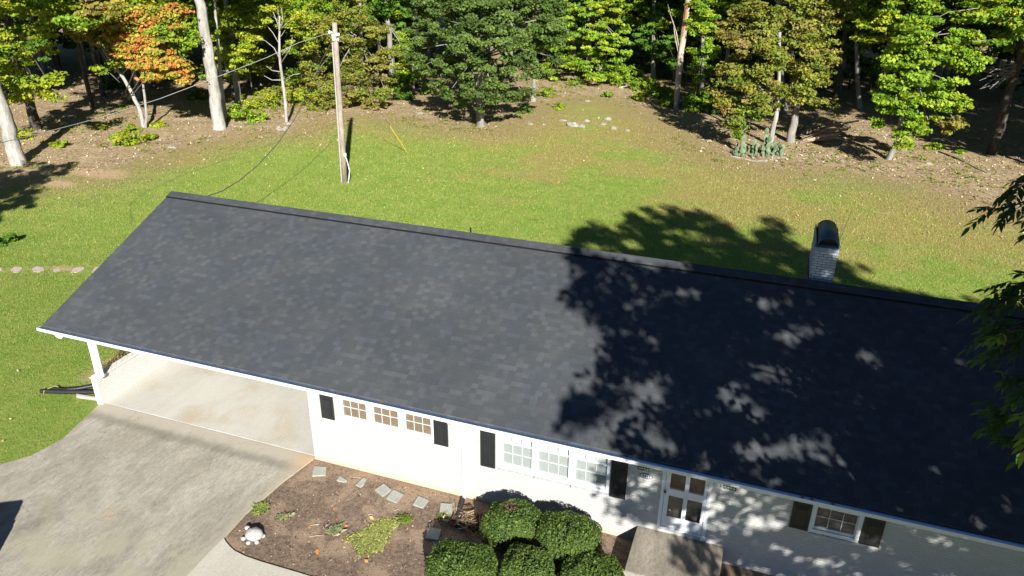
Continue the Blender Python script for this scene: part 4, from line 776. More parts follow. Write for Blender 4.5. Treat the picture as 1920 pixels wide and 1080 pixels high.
# ------------------------------------------------------------------ the wood behind: individual trees sharing meshes
protos = []
for i, (pal, bk) in enumerate([('mix','grey_bark'),('bright','brown_bark'),('deep','brown_bark'),('yellow','grey_bark'),('oak','grey_bark')]):
    B = []
    for q in range(9):
        an = q*2.4+i; z = 6.5+q*1.15+random.uniform(-.6,.6); rd = 1.9*(1-.05*q); B.append((np.array([math.cos(an)*rd, math.sin(an)*rd, z]), 2.1-.07*q))
    V, col = crown_arrays(B, .34, pal, 300, .7, .38, 30); L = len(V)
    o = quads_object('crown', V, col.clip(.004,1), M['leaf']); me = o.data; bpy.data.objects.remove(o)
    mb = MB(); trunk_mesh(mb, [np.array([0,0,-.3]), np.array([.1,.1,5]), np.array([.3,-.1,11]), np.array([.2,.1,15])], .2, .06, flare=.4); limbs(mb, (0,0,0), (.2,.1,15), B, .07)
    o2 = mb.build('trunk', M[bk], None, smooth=True); m2 = o2.data; bpy.data.objects.remove(o2); protos.append((me, m2))
under = []
for i, (pal, bk) in enumerate([('bright','grey_bark'),('mix','brown_bark'),('yellow','grey_bark'),('deep','brown_bark')]):
    B = []
    for q in range(11):
        an = q*2.4+i*2; z = 1.5+q*.78+random.uniform(-.4,.4); rd = 1.7*(1-.04*q)*random.uniform(.7,1.2); B.append((np.array([math.cos(an)*rd, math.sin(an)*rd, z]), random.uniform(1.0,1.6)))
    V, col = crown_arrays(B, .24, pal, 760, .55, .32, 60); o = quads_object('crown', V, col.clip(.004,1), M['leaf']); me = o.data; bpy.data.objects.remove(o)
    mb = MB(); trunk_mesh(mb, [np.array([0,0,-.3]), np.array([.1,.1,3]), np.array([.2,-.1,9.5])], .11, .03, flare=.4); limbs(mb, (0,0,0), (.2,-.1,9.5), B, .05)
    o2 = mb.build('trunk', M[bk], None, smooth=True); m2 = o2.data; bpy.data.objects.remove(o2); under.append((me, m2))
edge_line = [p for p in lawn_edge[3:-2]]
PROT = protos
def forest_tree(x, y, k, sc, label, group, src=None):
    protos = src or PROT
    T = thing('forest_tree', label, 'tree', (x, y, 0), group)
    for nm, me in (('trunk', protos[k][1]), ('crown', protos[k][0])):
        c = bpy.data.objects.new(nm, me); C.objects.link(c); c.parent = T
    T.rotation_euler = (0, 0, random.uniform(0, 6.28)); T.scale = (sc, sc, sc*random.uniform(.9,1.15)); return T
lab = ['mixed green woodland tree standing in the shaded wood', 'bright green woodland tree deep in the wood', 'dark green woodland tree filling the shade', 'yellow green woodland tree deep in the wood', 'dull green oak of the deep wood']
cnt = 0
for j in range(13):
    for i in range(40):
        x = -85+i*5.2+random.uniform(-2,2); y = 24+j*5.4+random.uniform(-2,2); P = np.array([x]), np.array([y])
        if inside(lawn_edge, *P)[0]: continue
        d = dist_poly(edge_line, *P, closed=False)[0]
        if d < 5.0 or d > 42: continue
        u, v, dep = proj((x, y, 4))
        if u < -350 or u > 3000 or (u > 2250 and dep > 85): continue
        if cnt >= 235: continue
        vb = proj((x, y, 0))[1]
        if -60 < u < 1990 and (d < 8 or vb > 205): continue
        k = random.choice([0,1,2,2,4,0,3]); forest_tree(x, y, k, random.uniform(.85,1.25), lab[k], 'trees of the wood behind the lawn: '+lab[k].split()[0]); cnt += 1
ul = ['bright green young maple filling the second row of the wood', 'fresh green understory tree among the woodland trunks', 'yellow green understory tree catching the sun in the second row', 'dark green understory tree low in the wood']
for (u, v, k, sc) in [(480,175,2,.8),(505,150,1,.9),(560,150,0,.9),(590,120,0,1),(620,150,2,.9),(655,120,1,1),(690,140,0,.9),(720,120,0,1),(760,150,0,.9),(790,120,1,1.1),(1030,130,0,1),(1060,110,0,1.1),(1090,120,2,1),(1130,100,0,1.1),(1170,110,0,1),(1200,120,3,1),(1230,130,0,.9),(1260,130,1,1),(1290,150,0,.9),(1330,150,3,1),(1350,120,0,1),(1420,150,3,1),(1500,160,3,1),(1560,130,3,1),(1590,170,3,.8),(1640,130,3,1),(1700,150,0,1.1),(1760,170,2,1),(1800,150,3,1),(1850,120,3,1),(1900,140,1,1),(440,110,2,1),(400,100,0,1),(350,90,1,1),(300,90,3,1),(240,100,3,1),(150,115,3,1),(200,130,3,.9),(100,125,3,1),(60,115,3,1),(265,125,3,.9),(330,118,3,1),(180,85,3,1.1),(300,60,3,1.1),(1885,190,3,.9),(1920,120,3,1.1),(1580,110,3,1.1),(1620,90,3,1.1),(1550,175,3,.8),(130,90,0,1),(80,110,2,1),(30,130,1,1),(-20,150,2,1)]:
    b = atz(u+random.uniform(-8,8), v); forest_tree(b[0], b[1], k, sc*random.uniform(.9,1.15), ul[k], 'understory trees of the wood: '+ul[k].split()[0], under)
# far woods: one mass
Vs, Cs = [], []; tk = MB()
for q in range(230):
    x, y = random.uniform(-150,90), random.uniform(78,190)
    if math.hypot(x-10, y+13) < 95: y += 30
    tk.tube([(x,y,-.2),(x+random.uniform(-.6,.6),y,12)], [.22,.12], 6)
    c = np.array([[x+random.uniform(-2.5,2.5), y+random.uniform(-2.5,2.5), random.uniform(2,15)] for _ in range(12)])
    V, col = leaf_arrays(c, np.full(12, 1.9), 60, .6, PAL[random.choice(['mix','deep','bright'])], .45); Vs.append(V); Cs.append(col)
tag(quads_object('far_woods', np.concatenate(Vs), np.concatenate(Cs).clip(.004,1), M['leaf']), 'dense far wood closing the view behind the trees', 'woods', kind='stuff')
# undergrowth shrubs at the wood edge
def bush(u, v, r, pal, label, size=.17, h=.8, dens=520):
    b = atz(u, v); k = proj(b)[2]/F; r *= 1.3; T = thing('wild_shrub', label, 'shrub', (b[0],b[1],0), 'wild shrubs along the edge of the wood')
    B = []
    for q in range(5): an = q*1.26+u; B.append((b+np.array([math.cos(an)*r*k*.55, math.sin(an)*r*k*.55, r*k*h*random.uniform(.35,.8)]), r*k*.55))
    V, col = crown_arrays(B, size, pal, dens, .3, .6, 24, False); V[...,2] = np.maximum(V[...,2], .02); quads_object('foliage', V, col.clip(.004,1), M['leaf'], T)
    m = MB()
    for bl in B: m.tube([b, (b+bl[0])/2+np.array([.03,0,.05]), bl[0]], [.02,.015,.008], 5)
    m.build('stem', M['brown_bark'], T)
for a in [(242,272,24,'yellow','broad low yellow green shrub below the orange maple stems'),(248,250,13,'bright','small bright shrub right behind the broad low shrub'),(50,262,15,'yellow','low shrub beside the stout frame edge trunk'),(110,278,12,'yellow','tiny sparse shrub on leaf litter near the stout trunk'),(463,228,26,'bright','leafy green shrub at the foot of the mottled trunk'),(490,205,26,'yellow','yellow green shrub behind the leafy one at the mottled trunk'),(520,190,24,'olive','olive shrub left of the slender bare tree'),(370,190,16,'deep','dark little shrub between orange maple and big smooth trunk'),(385,150,24,'mix','scrub in the light behind the big smooth trunk'),(575,195,28,'yellow','wide yellow shrub by the slender bare tree'),(610,205,26,'olive','olive bramble thicket beside the pole shadow'),(560,165,28,'mix','green thicket behind the yellow shrub'),(640,200,22,'rust','rusty bramble right behind the utility pole'),(700,205,18,'rust','low rust brown bramble beyond the pole shadow'),(755,188,18,'deep','dark low shrub in front of the small bright maple'),(985,212,12,'deep','small dark shrub under the oak edge'),(1025,182,14,'bright','low bright patch by the short grey stump'),(1160,160,30,'bright','broad bright shrub at the head of the clearing'),(1205,170,22,'bright','bright shrub between clearing and snag'),(1235,185,22,'mix','shrub close to the snag on the clearing side'),(1250,200,14,'yellow','low yellow shrub touching the snag base'),(1195,188,13,'yellow','yellow ground shrub in front of the clearing brush'),(1080,160,13,'mix','small shrub on the clearing rim behind the oak'),(1300,205,20,'bright','shrub at the foot of the vine column'),(1345,215,20,'deep','dark shrub under the rust tinged oak'),(1355,195,22,'mix','green shrub beside the vine column foot'),(1505,262,8,'yellow','small yellow green weed by the brush pile'),(1750,282,12,'bright','small bright sapling on the litter slope'),(1800,290,7,'bright','tiny sapling near the slanting shaded trunk'),(190,245,9,'yellow','tiny weed in the litter near the slim trunk'),(300,240,10,'yellow','small weed next to the maple double stem'),(285,262,9,'yellow','small weed on open litter'),(1050,205,9,'yellow','weed tuft on the clearing slope'),(1140,182,8,'mix','weed on the crest of the clearing'),(210,170,18,'deep','dark undergrowth in the shade behind slim trunk'),(8,458,16,'deep','dark green shrub cut by the frame edge on the lawn')]:
    bush(*a)
# low weeds and seedlings over the litter
n = 9000; x = rng.uniform(-40, 26, n); y = rng.uniform(14, 75, n); d_ = dist_poly(edge_line, x, y, closed=False); ins = inside(lawn_edge, x, y)
pt_ = vn(x, y, 3.0, 21)*.6+vn(x, y, 1.0, 22)*.4; kp = (~ins & (d_ < 14) & (pt_ > .50)) | (ins & (d_ < 2.5) & (pt_ > .62))
cw_ = np.c_[x, y, np.where(ins, .03, np.minimum(d_,12)*.012+.08)][kp]; V, col = leaf_arrays(cw_, rng.uniform(.1,.34,len(cw_)), 12, .10, PAL['yellow']+PAL['mix']+PAL['olive'], .5)
V[...,2] = np.maximum(V[...,2], .01); tag(quads_object('ground_cover', V, (col*.85).clip(.004,1), M['leaf']), 'low weeds and seedlings sprouting through the leaf litter', 'weeds', kind='stuff')
# brush and weeds against the carport wall
bs = thing('dead_shrub', 'dry brown and green weeds growing against the low carport wall', 'weeds', tuple(atz(215,690)))
pts = []
for u, v in [(196,705),(205,695),(214,688),(222,682),(230,675),(238,668),(246,660)]:
    for _ in range(22): c = atz(u+random.uniform(-5,5), v+random.uniform(-5,5)); pts.append((min(c[0],-7.52), c[1], 0))
blades(pts, 5, .22, .025, [(.18,.12,.07),(.10,.07,.05),(.12,.16,.04),(.3,.2,.1)], 'stalks', 1.2, parent=bs)
# rocks
def rock(u, v, w, h, label, group='pale rocks lying in the back lawn', m=None):
    b = atz(u, v); k = proj(b)[2]/F; w *= k*.85; h *= .75; mb = MB(); ellip(mb, b, (w*.5, w*.36, h), 12, 7, -.2)
    mb.v = [tuple(np.array(p)+np.array([random.uniform(-1,1), random.uniform(-1,1), random.uniform(-.6,.6)])*w*.09) for p in mb.v]
    return tag(mb.build('rock', m or M['rock'], smooth=False), label, 'rock', group)
for a in [(530,243,34,.22,'flat pale rock beneath the slender bare tree'),(543,233,20,.2,'smaller rock leaning on the flat one below the bare tree'),(323,277,22,.12,'low rock in the grass between shrub and big trunk'),(177,275,10,.2,'small white stone on the litter near the cable'),(787,214,16,.18,'grey rock at the oak shade rim near the guy wire'),(662,231,9,.15,'little pale rock beside the pole shadow'),(1074,236,28,.38,'tallest pointed rock of the outcrop in the back lawn'),(1091,238,16,.25,'rock right beside the pointed outcrop rock'),(1100,228,14,.22,'bright rock behind the outcrop pair'),(1139,225,18,.28,'round pale rock at the far side of the outcrop'),(1131,233,18,.15,'flat rock in front of the round pale one'),(1150,242,14,.25,'upright grey rock in the outcrop tail'),(1176,246,10,.2,'last small rock of the outcrop tail'),(1055,226,20,.08,'flat rock sheet behind the pointed rock'),(995,233,14,.15,'rock nearest the oak in the outcrop field'),(1190,163,14,.25,'white rock among the brush at the clearing head'),(1742,309,18,.22,'rounded rock on the litter slope under the lime maple'),(1102,190,12,.12,'half sunk rock on the clearing slope'),(1330,265,12,.15,'pale rock near the shade of the olive oak'),(1318,278,12,.1,'flat pebble rock on the lawn edge near the cactus'),(1578,303,12,.15,'rock at the lawn edge below the brush pile'),(1900,193,14,.4,'pale boulder in the dark wood beside the slanting trunk'),(1020,234,9,.1,'tiny rock between oak and outcrop')]: rock(*a)
# cactus bed
cb_ = atz(1425, 296); T = thing('prickly_pear', 'spreading prickly pear cactus patch ringed with stones at the lawn edge', 'cactus', tuple(cb_)); k = proj(cb_)[2]/F
pads = MB()
def pad(c, w, h, an, tilt):
    global pads
    c = np.asarray(c, float); ax = np.array([math.cos(an), math.sin(an), 0]); upv = np.array([-math.sin(an)*math.sin(tilt), math.cos(an)*math.sin(tilt), math.cos(tilt)]); nn = np.cross(ax, upv)
    n_ = 10; ring = [c+ax*w*.5*math.cos(2*math.pi*q/n_)*(1-.15*math.sin(2*math.pi*q/n_))*1.0+upv*(h*.5+h*.5*math.sin(2*math.pi*q/n_)) for q in range(n_)]
    vs = [p+nn*.02 for p in ring]+[p-nn*.02 for p in ring]+[c+upv*h*.5+nn*.05, c+upv*h*.5-nn*.05]
    pads.add(vs, [(q,(q+1)%n_,2*n_) for q in range(n_)]+[((q+1)%n_+n_,q+n_,2*n_+1) for q in range(n_)]+[(q,q+n_,(q+1)%n_+n_,(q+1)%n_) for q in range(n_)])
    return c+upv*h
for q in range(90):
    pads = MB()
    u = random.uniform(1378,1470); v = random.uniform(282,297)-(abs(u-1425)*.08); c = atz(u, v); z = 0; p = c
    for lv in range(random.choice([1,1,2,2])): p = pad(p, random.uniform(.16,.27), random.uniform(.2,.34), random.uniform(0,3.14), random.uniform(-.5,.5))
    pads.build('pad_stack', M['cactus'], T)
for u, v, lv in [(1391,288,3),(1413,283,2),(1432,287,4),(1438,290,3)]:
    p = atz(u, v); pads = MB()
    for q in range(lv): p = pad(p, .3, .42, random.uniform(-.4,.4), random.uniform(-.2,.2))
    pads.build('pad_stack', M['cactus'], T)
rg = MB()
for q in range(26):
    u = 1375+q*4; v = 293+9*math.sin(math.pi*(q/25)); c = atz(u, v); ellip(rg, c+np.array([0,random.uniform(-.15,.15),.0]), (.1+random.uniform(0,.12),.09,random.uniform(.03,.09)), 8, 5)
rg.build('stone_ring', M['rock'], T)
# brush pile beside the gnarled tree, logs
bp_ = atz(1515, 262); T = thing('brush_pile', 'heap of cut branches and split logs against the gnarled tree', 'brush pile', tuple(bp_)); mb = MB(); mc = MB()
for q in range(46):
    a = atz(1500+random.uniform(-4,14), 262+random.uniform(-8,10))+np.array([0,0,random.uniform(0,.5)]); dx = random.uniform(1.2,3.4); b2 = a+np.array([dx, random.uniform(.2,2.2), random.uniform(-.2,1.3)])
    (mc if q % 4 else mb).tube([a, (a+b2)/2+np.array([0,0,.1]), b2], [.025,.02,.008] if q % 4 else [.09,.08,.07], 5)
mb.build('logs', simple('cut_wood', (.38,.27,.19), .9, var=.3), T); mc.build('branches', simple('dry_branch', (.30,.23,.17), .9, var=.3), T)
def log(u0, v0, u1, v1, r, label, m='snag_bark'):
    a, b = atz(u0,v0,.08), atz(u1,v1,.08); mb = MB(); mb.tube([a, a*.6+b*.4+np.array([.05,.08,.05]), b], [r, r*.9, r*.5], 8, wob=.06); tag(mb.build('fallen_branch', M[m], smooth=True), label, 'log', 'fallen logs and branches')
log(1160,165,1195,160,.09,'pale fallen log among the brush at the clearing head'); log(1205,183,1235,203,.06,'thin fallen branch sloping toward the snag'); log(1760,285,1850,325,.07,'long dark fallen branch on the litter slope','brown_bark'); log(1178,165,1200,172,.06,'short pale stick by the white clearing rock'); log(186,274,208,280,.03,'thin curved stick on the litter beside the white stone','brown_bark')
T = thing('dead_branches', 'bare tangled dead branches hanging in the dark wood by the slanting trunk', 'dead branches', tuple(aty(1870,135,44))); mb = MB()
for q in range(16):
    a = aty(1905+random.uniform(-6,4), 124+random.uniform(-6,14), 42.3); b2 = aty(1845+random.uniform(-20,25), 142+random.uniform(-14,30), 41.5+random.uniform(-1,1)); mb.tube([a, (a+b2)/2+np.array([0,0,random.uniform(-.2,.3)]), b2], [.04,.03,.01], 5)
mb.build('branches', M['grey_bark'], T)
# leaf litter on the forest floor and loose leaves on the lawn
n = 150000; x = rng.uniform(-60, 34, n); y = rng.uniform(12, 80, n); ins = inside(lawn_edge, x, y); d = dist_poly(lawn_edge, x, y)
dc = np.hypot(x-CP[0], y-CP[1]); keep = (~ins & (rng.random(n) < np.minimum(1, (48/dc)**2)*.75)) | (ins & (rng.random(n) < .22*np.exp(-d/2.5)+.002))
q = np.c_[x, y, np.where(ins, 0, np.minimum(d,12)*.012+.03)][keep]
scatter('fallen_leaves', q, .115, [(.38,.29,.18),(.28,.20,.12),(.42,.35,.23),(.20,.14,.09),(.50,.43,.30),(.33,.24,.13)], 'brown and tan fallen leaves covering the floor of the wood', 'fallen leaves', .03, .35)
n = 240; x = rng.uniform(-24, 24, n); y = rng.uniform(-4, 36, n); ok = inside(lawn_edge, x, y) & ~((x > -8.6) & (y > -.4) & (y < 11)) & ~inside(drive, x, y) & ~((x > -.4) & (y < 0)); q = np.c_[x, y, np.full(n,.05)][ok]
scatter('lawn_leaves', q, .075, [(.55,.45,.25),(.6,.55,.4),(.45,.3,.12)], 'pale dry leaves dotted over the lawn', 'fallen leaves', .02, .6)
# ------------------------------------------------------------------ grass blades of the lawn
n = 1100000; x = rng.uniform(-34, 32, n); y = rng.uniform(-6, 44, n)
ok = inside(lawn_edge, x, y) & ~((x > -7.5) & (x < 26) & (y > -.3) & (y < 10.5)) & ~inside(drive, x, y) & ~((x > -.8) & (y < 1)) & ~((x > -3) & (y < 9)) & (dist_poly(drive, x, y) > .06) & ~((x < -7.4) & (x > -7.75) & (y > -.3) & (y < 11))
x, y = x[ok], y[ok]; dep = proj(np.c_[x, y, np.zeros(len(x))]); dc = dep[2]; ok = (dep[0] > -80) & (dep[0] < 2000) & (rng.random(len(x)) < np.minimum(1, (24/dc)**2)); x, y, dc = x[ok], y[ok], dc[ok]
bad = np.zeros(len(x), bool)
for u, v_, r in [(180,325,1.6),(110,345,.9),(862,282,.4),(950,323,.6),(985,322,.3),(1655,400,.4),(36,505,.4),(72,503,.5),(108,504,.5),(146,505,.5),(175,505,.5),(1880,430,.5),(5,507,.4)]:
    c = atz(u, v_); bad |= np.hypot(x-c[0], (y-c[1])*1.6) < r*(.7+.5*rng.random(len(x)))
x, y, dc = x[~bad], y[~bad], dc[~bad]; print('grass tufts', len(x))
def vnoise(x, y, s, sd):
    return np.sin(x*s+1.7*np.sin(y*s*.7+sd)+sd)*np.sin(y*s*.9+1.3*np.sin(x*s*.8-sd))*.5+.5
K = len(x); an = rng.random(K)*6.283; H = .038*np.clip(dc/24, .9, 1.6)*(.6+.7*rng.random(K)); Wd = .014*np.clip(dc/22, .9, 2.2)
t_ = np.stack([np.cos(an), np.sin(an), 0*an], 1); o_ = np.stack([-np.sin(an), np.cos(an), 0*an], 1); p = np.c_[x, y, np.zeros(K)]; ln = (.4+.9*rng.random(K))[:,None]*H[:,None]
e = p+t_*ln; e[:,2] += H; W_ = Wd[:,None]; mm = p+t_*ln*.4; mm[:,2] += H*.65
V = np.stack([p-o_*W_*.5, p+o_*W_*.5, mm+o_*W_*.45, e], 1)
br_ = brown_field(x, y); lu = lush_field(x, y); ed = dist_poly(lawn_edge, x, y)
w0 = rng.random(K) < (br_*.8+.5*np.exp(-ed/5)); w1 = rng.random(K) < .5-.3*lu
col = np.where(w0[:,None], np.array([[.35,.31,.10]]), np.where(w1[:,None], np.array([[.30,.35,.08]]), np.array([[.185,.285,.048]])))
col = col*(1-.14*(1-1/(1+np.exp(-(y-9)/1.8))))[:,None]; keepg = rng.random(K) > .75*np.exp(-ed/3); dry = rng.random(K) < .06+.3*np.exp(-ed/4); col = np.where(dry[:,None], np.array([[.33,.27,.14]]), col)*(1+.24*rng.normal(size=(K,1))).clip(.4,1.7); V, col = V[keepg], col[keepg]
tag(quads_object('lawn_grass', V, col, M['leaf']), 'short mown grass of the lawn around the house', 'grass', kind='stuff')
# ------------------------------------------------------------------ the big tree beside the camera: its shade on roof, wall and lawn, its twigs at the frame edge
shade = [(1050,470),(1062,448),(1100,412),(1135,422),(1150,440),(1172,400),(1230,382),(1320,388),(1370,420),(1400,450),(1430,405),(1468,408),(1490,445),(1525,472),(1600,498),(1655,500),(1622,525),(1700,545),(1830,560),(2100,585),(2100,1300),(1150,1300),(1165,1060),(1120,1000),(1060,930),(1085,890),(1150,862),(1140,810),(1152,790),(1112,745),(1095,715),(1125,680),(1128,640),(1118,600),(1062,585),(1046,545),(1080,515),(1050,480)]
def landing(P):
    """where the sun ray through each point ends: front roof slope, front wall or ground"""
    P = np.asarray(P, float); D = -SD; best = np.full(len(P), 1e9)
    nrm = np.array([0, -SL, 1.0]); off = ZE+SL*OV; t = (off-P@nrm)/(D@nrm); Q = P+t[:,None]*D; ok = (Q[:,1] > -OV) & (Q[:,1] < YR) & (Q[:,0] > XL) & (Q[:,0] < XR) & (t > 0); best = np.where(ok, np.minimum(best, t), best)
    t = (-P[:,1])/D[1]; Q = P+t[:,None]*D; ok = (Q[:,2] < HT) & (Q[:,2] > -.5) & (Q[:,0] > 0) & (Q[:,0] < 25) & (t > 0); best = np.where(ok, np.minimum(best, t), best)
    t = -P[:,2]/D[2]; best = np.where(t > 0, np.minimum(best, t), best); return P+best[:,None]*D
CT = np.array([22.8, -7.6, 11.6]); RAD = np.array([12.0, 7.4, 7.8])
N = 8200; d = rng.normal(size=(N,3)); d /= np.linalg.norm(d, axis=1)[:,None]; cen = CT+d*(rng.random(N)**.5)[:,None]*RAD
def okmask(cen, r):
    good = np.ones(len(cen), bool)
    for dx, dy, dz in [(0,0,0),(r,0,0),(-r,0,0),(0,r,0),(0,-r,0),(0,0,r),(0,0,-r)]:
        G = landing(cen+np.array([dx,dy,dz])); u, v, dd = proj(G); infr = (u > -50) & (u < 1935) & (v > 0) & (v < 1095) & (dd > 0)
        blob = (np.hypot(u-1088, (v-773)) < 30); good &= ~(infr & ~(inside(shade, u, v) | blob))
    u, v, dd = proj(cen); mg = (1.0 if r > .1 else 3.0)*max(r, .16)*2.2*F/np.maximum(dd, .5); vis = (dd > .2) & (u < 1935+mg) & (u > -mg) & (v > -mg) & (v < 1080+mg); return good & ~vis & (np.linalg.norm(cen-CP, axis=1) > 4.0)
gd = okmask(cen, .16); cen = cen[gd]
G = landing(cen); hole = (np.sin(G[:,0]*1.9+2.1*np.sin(G[:,1]*1.1+G[:,2]))*np.sin(G[:,1]*2.3+G[:,2]*2.0+1.5*np.sin(G[:,0]*1.3)) > .50) | (np.sin(G[:,0]*4.3+1.9*np.sin(G[:,1]*3.1+1))*np.sin(G[:,1]*4.9+G[:,2]*4.0+1.7*np.sin(G[:,0]*2.9)) > .62); hole &= ~((G[:,1] < .1) & (np.sin(G[:,0]*3.1+G[:,2]*5) > -.35)); cen = cen[~hole]; print('big tree clumps', len(cen))
tg_ = []
for box_, num in [((1046,470,1120,605),13),((1120,470,1170,605),8),((1100,600,1170,860),15),((1062,405,1160,450),8),((1400,400,1500,470),9),((1520,465,1700,548),24),((1170,385,1400,450),12)]:
    for _ in range(num):
        u = random.uniform(box_[0], box_[2]); v = random.uniform(box_[1], box_[3])
        if not inside(shade, np.array([u]), np.array([v]))[0]: continue
        Dv = ray(u, v); nr_ = np.array([0,-SL,1.0]); G0 = CP+Dv*((ZE+SL*OV-CP@nr_)/(Dv@nr_)); tt = random.uniform(17,22)
        if G0[1] > YR: G0 = atz(u, v, 0); tt = random.uniform(30,34)
        tg_.append(G0+SD*tt)
tg_ = np.array(tg_); tg_ = tg_[okmask(tg_, .05)]; cen = np.concatenate([cen, tg_])
sc_ = []
for u, v, dp_ in [(1895,345,6.6),(1862,372,6.6),(1900,385,6.4),(1930,330,6.5),(1880,560,6.2),(1838,572,6.2),(1885,612,6),(1850,618,6),(1905,530,6.3),(1895,640,5.8),(1860,648,5.8),(1915,732,5.2),(1912,790,5),(1880,780,5.6),(1845,770,5.6),(1870,706,5.9),(1830,702,5.9),(1900,830,5.3),(1870,815,5.3),(1925,420,6.5)]:
    for t0 in (.9,1.6,2.6,3.6,4.8,6.2,7.5): sc_.append(atd(u, v, dp_*1.6)+SD*(t0+random.uniform(-.5,.5))+np.array([random.uniform(-.25,.25) for _ in range(3)]))
sc_ = np.array(sc_); sc_ = sc_[okmask(sc_, .35)]; print('twig shaders', len(sc_)); cen = np.concatenate([cen, sc_])
T = thing('shade_tree', 'tall broad pecan whose dark drooping twigs hang in at the frame edge over the roof', 'tree', (20.2,-8.3,0))
V1, c1 = leaf_arrays(cen, .42*(.6+.7*rng.random(len(cen))), 26, .20, PAL['pecan'], .6)
# leaf clumps that throw the separate blot of shade by the eave
bc = []
for q in range(16):
    u, v = 1088+random.gauss(0,13), 773+random.gauss(0,13); Dv = ray(u, v); nrm = np.array([0,-SL,1.0]); tt = (ZE+SL*OV-CP@nrm)/(Dv@nrm); G0 = CP+Dv*tt; bc.append(G0+SD*(19+random.uniform(-.5,.5)))
V2, c2 = leaf_arrays(np.array(bc), np.full(16,.3), 26, .2, PAL['pecan'], .7)
# visible hanging sprays with long pinnate leaflets
VL, CL, tg = [], [], MB()
def compound(base, dirv, L, pal, nleaf=9, size=.11):
    dirv = np.asarray(dirv, float); dirv /= np.linalg.norm(dirv); side = np.cross(dirv, [0,0,1.0]); side /= max(np.linalg.norm(side), 1e-6); pts = []
    for q in range(6): t0 = q/5; pts.append(base+dirv*L*t0+np.array([0,0,-.35*L*t0*t0]))
    tg.tube(pts, [.004,.0035,.003,.0025,.002,.0015], 4)
    for q in range(nleaf):
        t0 = .2+.8*(q//2*2)/(nleaf-1) if q < nleaf-1 else 1; p = base+dirv*L*t0+np.array([0,0,-.35*L*t0*t0]); sgn = (1 if q % 2 else -1) if q < nleaf-1 else 0
        dl_ = dirv*.75+side*sgn*.8+np.array([0,0,-.35+random.uniform(-.25,.15)]); dl_ /= np.linalg.norm(dl_); w = np.cross(dl_, [0,0,1.0])+rng.normal(size=3)*.25; w -= dl_*np.dot(w, dl_); w /= np.linalg.norm(w); s = size*random.uniform(.75,1.25)
        nn = np.cross(dl_, w); col = np.array(pal[random.randrange(len(pal))])*random.uniform(.8,1.3)
        m1, m2 = p+dl_*s*.30, p+dl_*s*.68-nn*0-np.array([0,0,.06*s]); tip = p+dl_*s-np.array([0,0,.18*s])
        VL.append([p, m1+w*s*.19, m1, m1-w*s*.19]); VL.append([m1+w*s*.19, m2+w*s*.14, m2, m1]); VL.append([m1, m2, m2-w*s*.14, m1-w*s*.19]); VL.append([m2+w*s*.14, tip, m2-w*s*.14, m2]); CL.extend([col]*4)
def spray(twig, depth, n, L, pal, spread=.25, size=.09):
    n = int(n*.75); L *= 1.3; size *= 1.55; depth *= 1.6; twig = [(u+12, v) for u, v in twig]
    global tg, VL, CL
    tg, VL, CL = MB(), [], []
    P = [atd(u, v, depth+i*.02) for i, (u, v) in enumerate(twig)]
    tg.tube(P, [.022-.016*i/(len(P)-1) for i in range(len(P))], 6)
    for q in range(n):
        t0 = random.uniform(.15,1)*(len(P)-1); i = min(int(t0), len(P)-2); b_ = P[i]+(P[i+1]-P[i])*(t0-i); dv = (P[i+1]-P[i]); dv /= np.linalg.norm(dv)
        compound(b_+rng.normal(size=3)*.01, dv+rng.normal(size=3)*.75+np.array([0,0,-.35]), L*random.uniform(.6,1.2), pal, random.choice([7,9,11]), size)
    br_o = tg.build('hanging_branch', M['brown_bark'], T); quads_object('foliage', np.array(VL), np.array(CL), M['leaf'], br_o)
pp_ = PAL['pecan']; lit_ = [(.20,.26,.03),(.10,.17,.03)]  # light put into leaf colour: lit_ for sunlit sprays, dark pecan for shaded
spray([(1990,300),(1935,325),(1895,345),(1862,372)], 6.6, 15, .26, pp_); spray([(1980,350),(1930,370),(1890,385),(1850,392)], 6.4, 12, .24, pp_)
spray([(2000,540),(1930,548),(1880,560),(1838,572)], 6.2, 20, .27, pp_); spray([(1990,590),(1930,600),(1885,612),(1850,618)], 6.0, 16, .25, pp_); spray([(1990,500),(1940,520),(1905,530),(1880,532)], 6.3, 12, .24, pp_); spray([(1980,630),(1930,628),(1895,640),(1860,648)], 5.8, 14, .24, pp_)
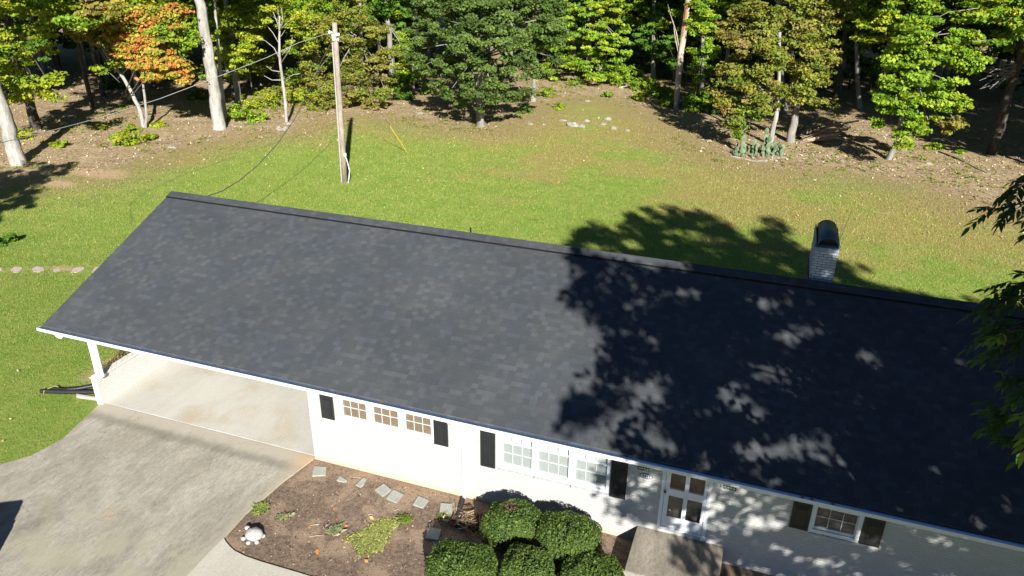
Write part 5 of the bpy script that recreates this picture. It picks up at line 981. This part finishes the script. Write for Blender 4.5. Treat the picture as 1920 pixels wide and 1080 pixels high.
spray([(1960,620),(1900,618),(1860,625)], 5.6, 3, .14, lit_, size=.08); spray([(1985,720),(1945,722),(1915,732)], 5.2, 9, .2, pp_); spray([(1985,760),(1945,768),(1912,790)], 5.0, 10, .2, lit_, size=.1); spray([(2000,800),(1950,790),(1905,780),(1875,770)], 5.6, 14, .26, pp_); spray([(2000,690),(1950,700),(1900,706),(1862,702)], 5.9, 12, .24, pp_); spray([(2000,840),(1960,838),(1925,830),(1895,815)], 5.3, 10, .22, pp_); spray([(1985,440),(1950,425),(1925,420)], 6.5, 8, .2, pp_)
quads_object('crown', np.concatenate([V1, V2]), np.concatenate([c1, c2]).clip(.004,1), M['leaf'], T)
mb = MB(); trunk_mesh(mb, [np.array([20.2,-8.3,-.2]), np.array([20.0,-8.3,4]), np.array([20.1,-8.2,9]), np.array([20.4,-8,15])], .38, .12, 12, .5)
for q in range(26):
    e_ = cen[random.randrange(len(cen))]; z0 = min(max(e_[2]-3, 3.5), 13); s0 = np.array([20.1,-8.25,z0]); pth = [s0, (s0+e_)/2+np.array([0,0,.5]), e_]
    mb.tube(pth, [.13,.08,.03], 6)
for e_ in [atd(2002,300,10.5), atd(2012,540,9.9), atd(1997,740,8.4), atd(2002,820,8.8)]:
    s0 = np.array([20.1,-8.25,random.uniform(5,9)]); mb.tube([s0, (s0+e_)/2+np.array([0,0,.6]), e_], [.1,.05,.016], 6)
mb.build('trunk', M['brown_bark'], T, smooth=True)
# side tree whose shade lies on the lawn near the stout trunk
ST = thing('side_tree', 'broad tree standing outside the frame that shades the lawn edge by the stout trunk', 'tree', (-23.5,1.5,0))
tgt = [atz(u, v) for u, v in [(8,340),(30,360),(55,350),(20,385),(5,400),(60,335),(40,325),(85,320),(-30,360),(-20,400),(-60,380)]]
B = [(p+SD*(16+random.uniform(-2,2))/1.0, 1.25) for p in tgt]; B = [b for b in B]
mb = MB(); trunk_mesh(mb, [np.array([-23.5,1.5,-.2]), np.array([-23.3,1.4,4]), np.array([-22.5,1.2,8])], .28, .12, flare=.5); limbs(mb, (-23.5,1.5,0), (-22.5,1.2,8), B, .1); mb.build('trunk', M['grey_bark'], ST, smooth=True); crown(B, ST, .24, 'mix', 420, .4)
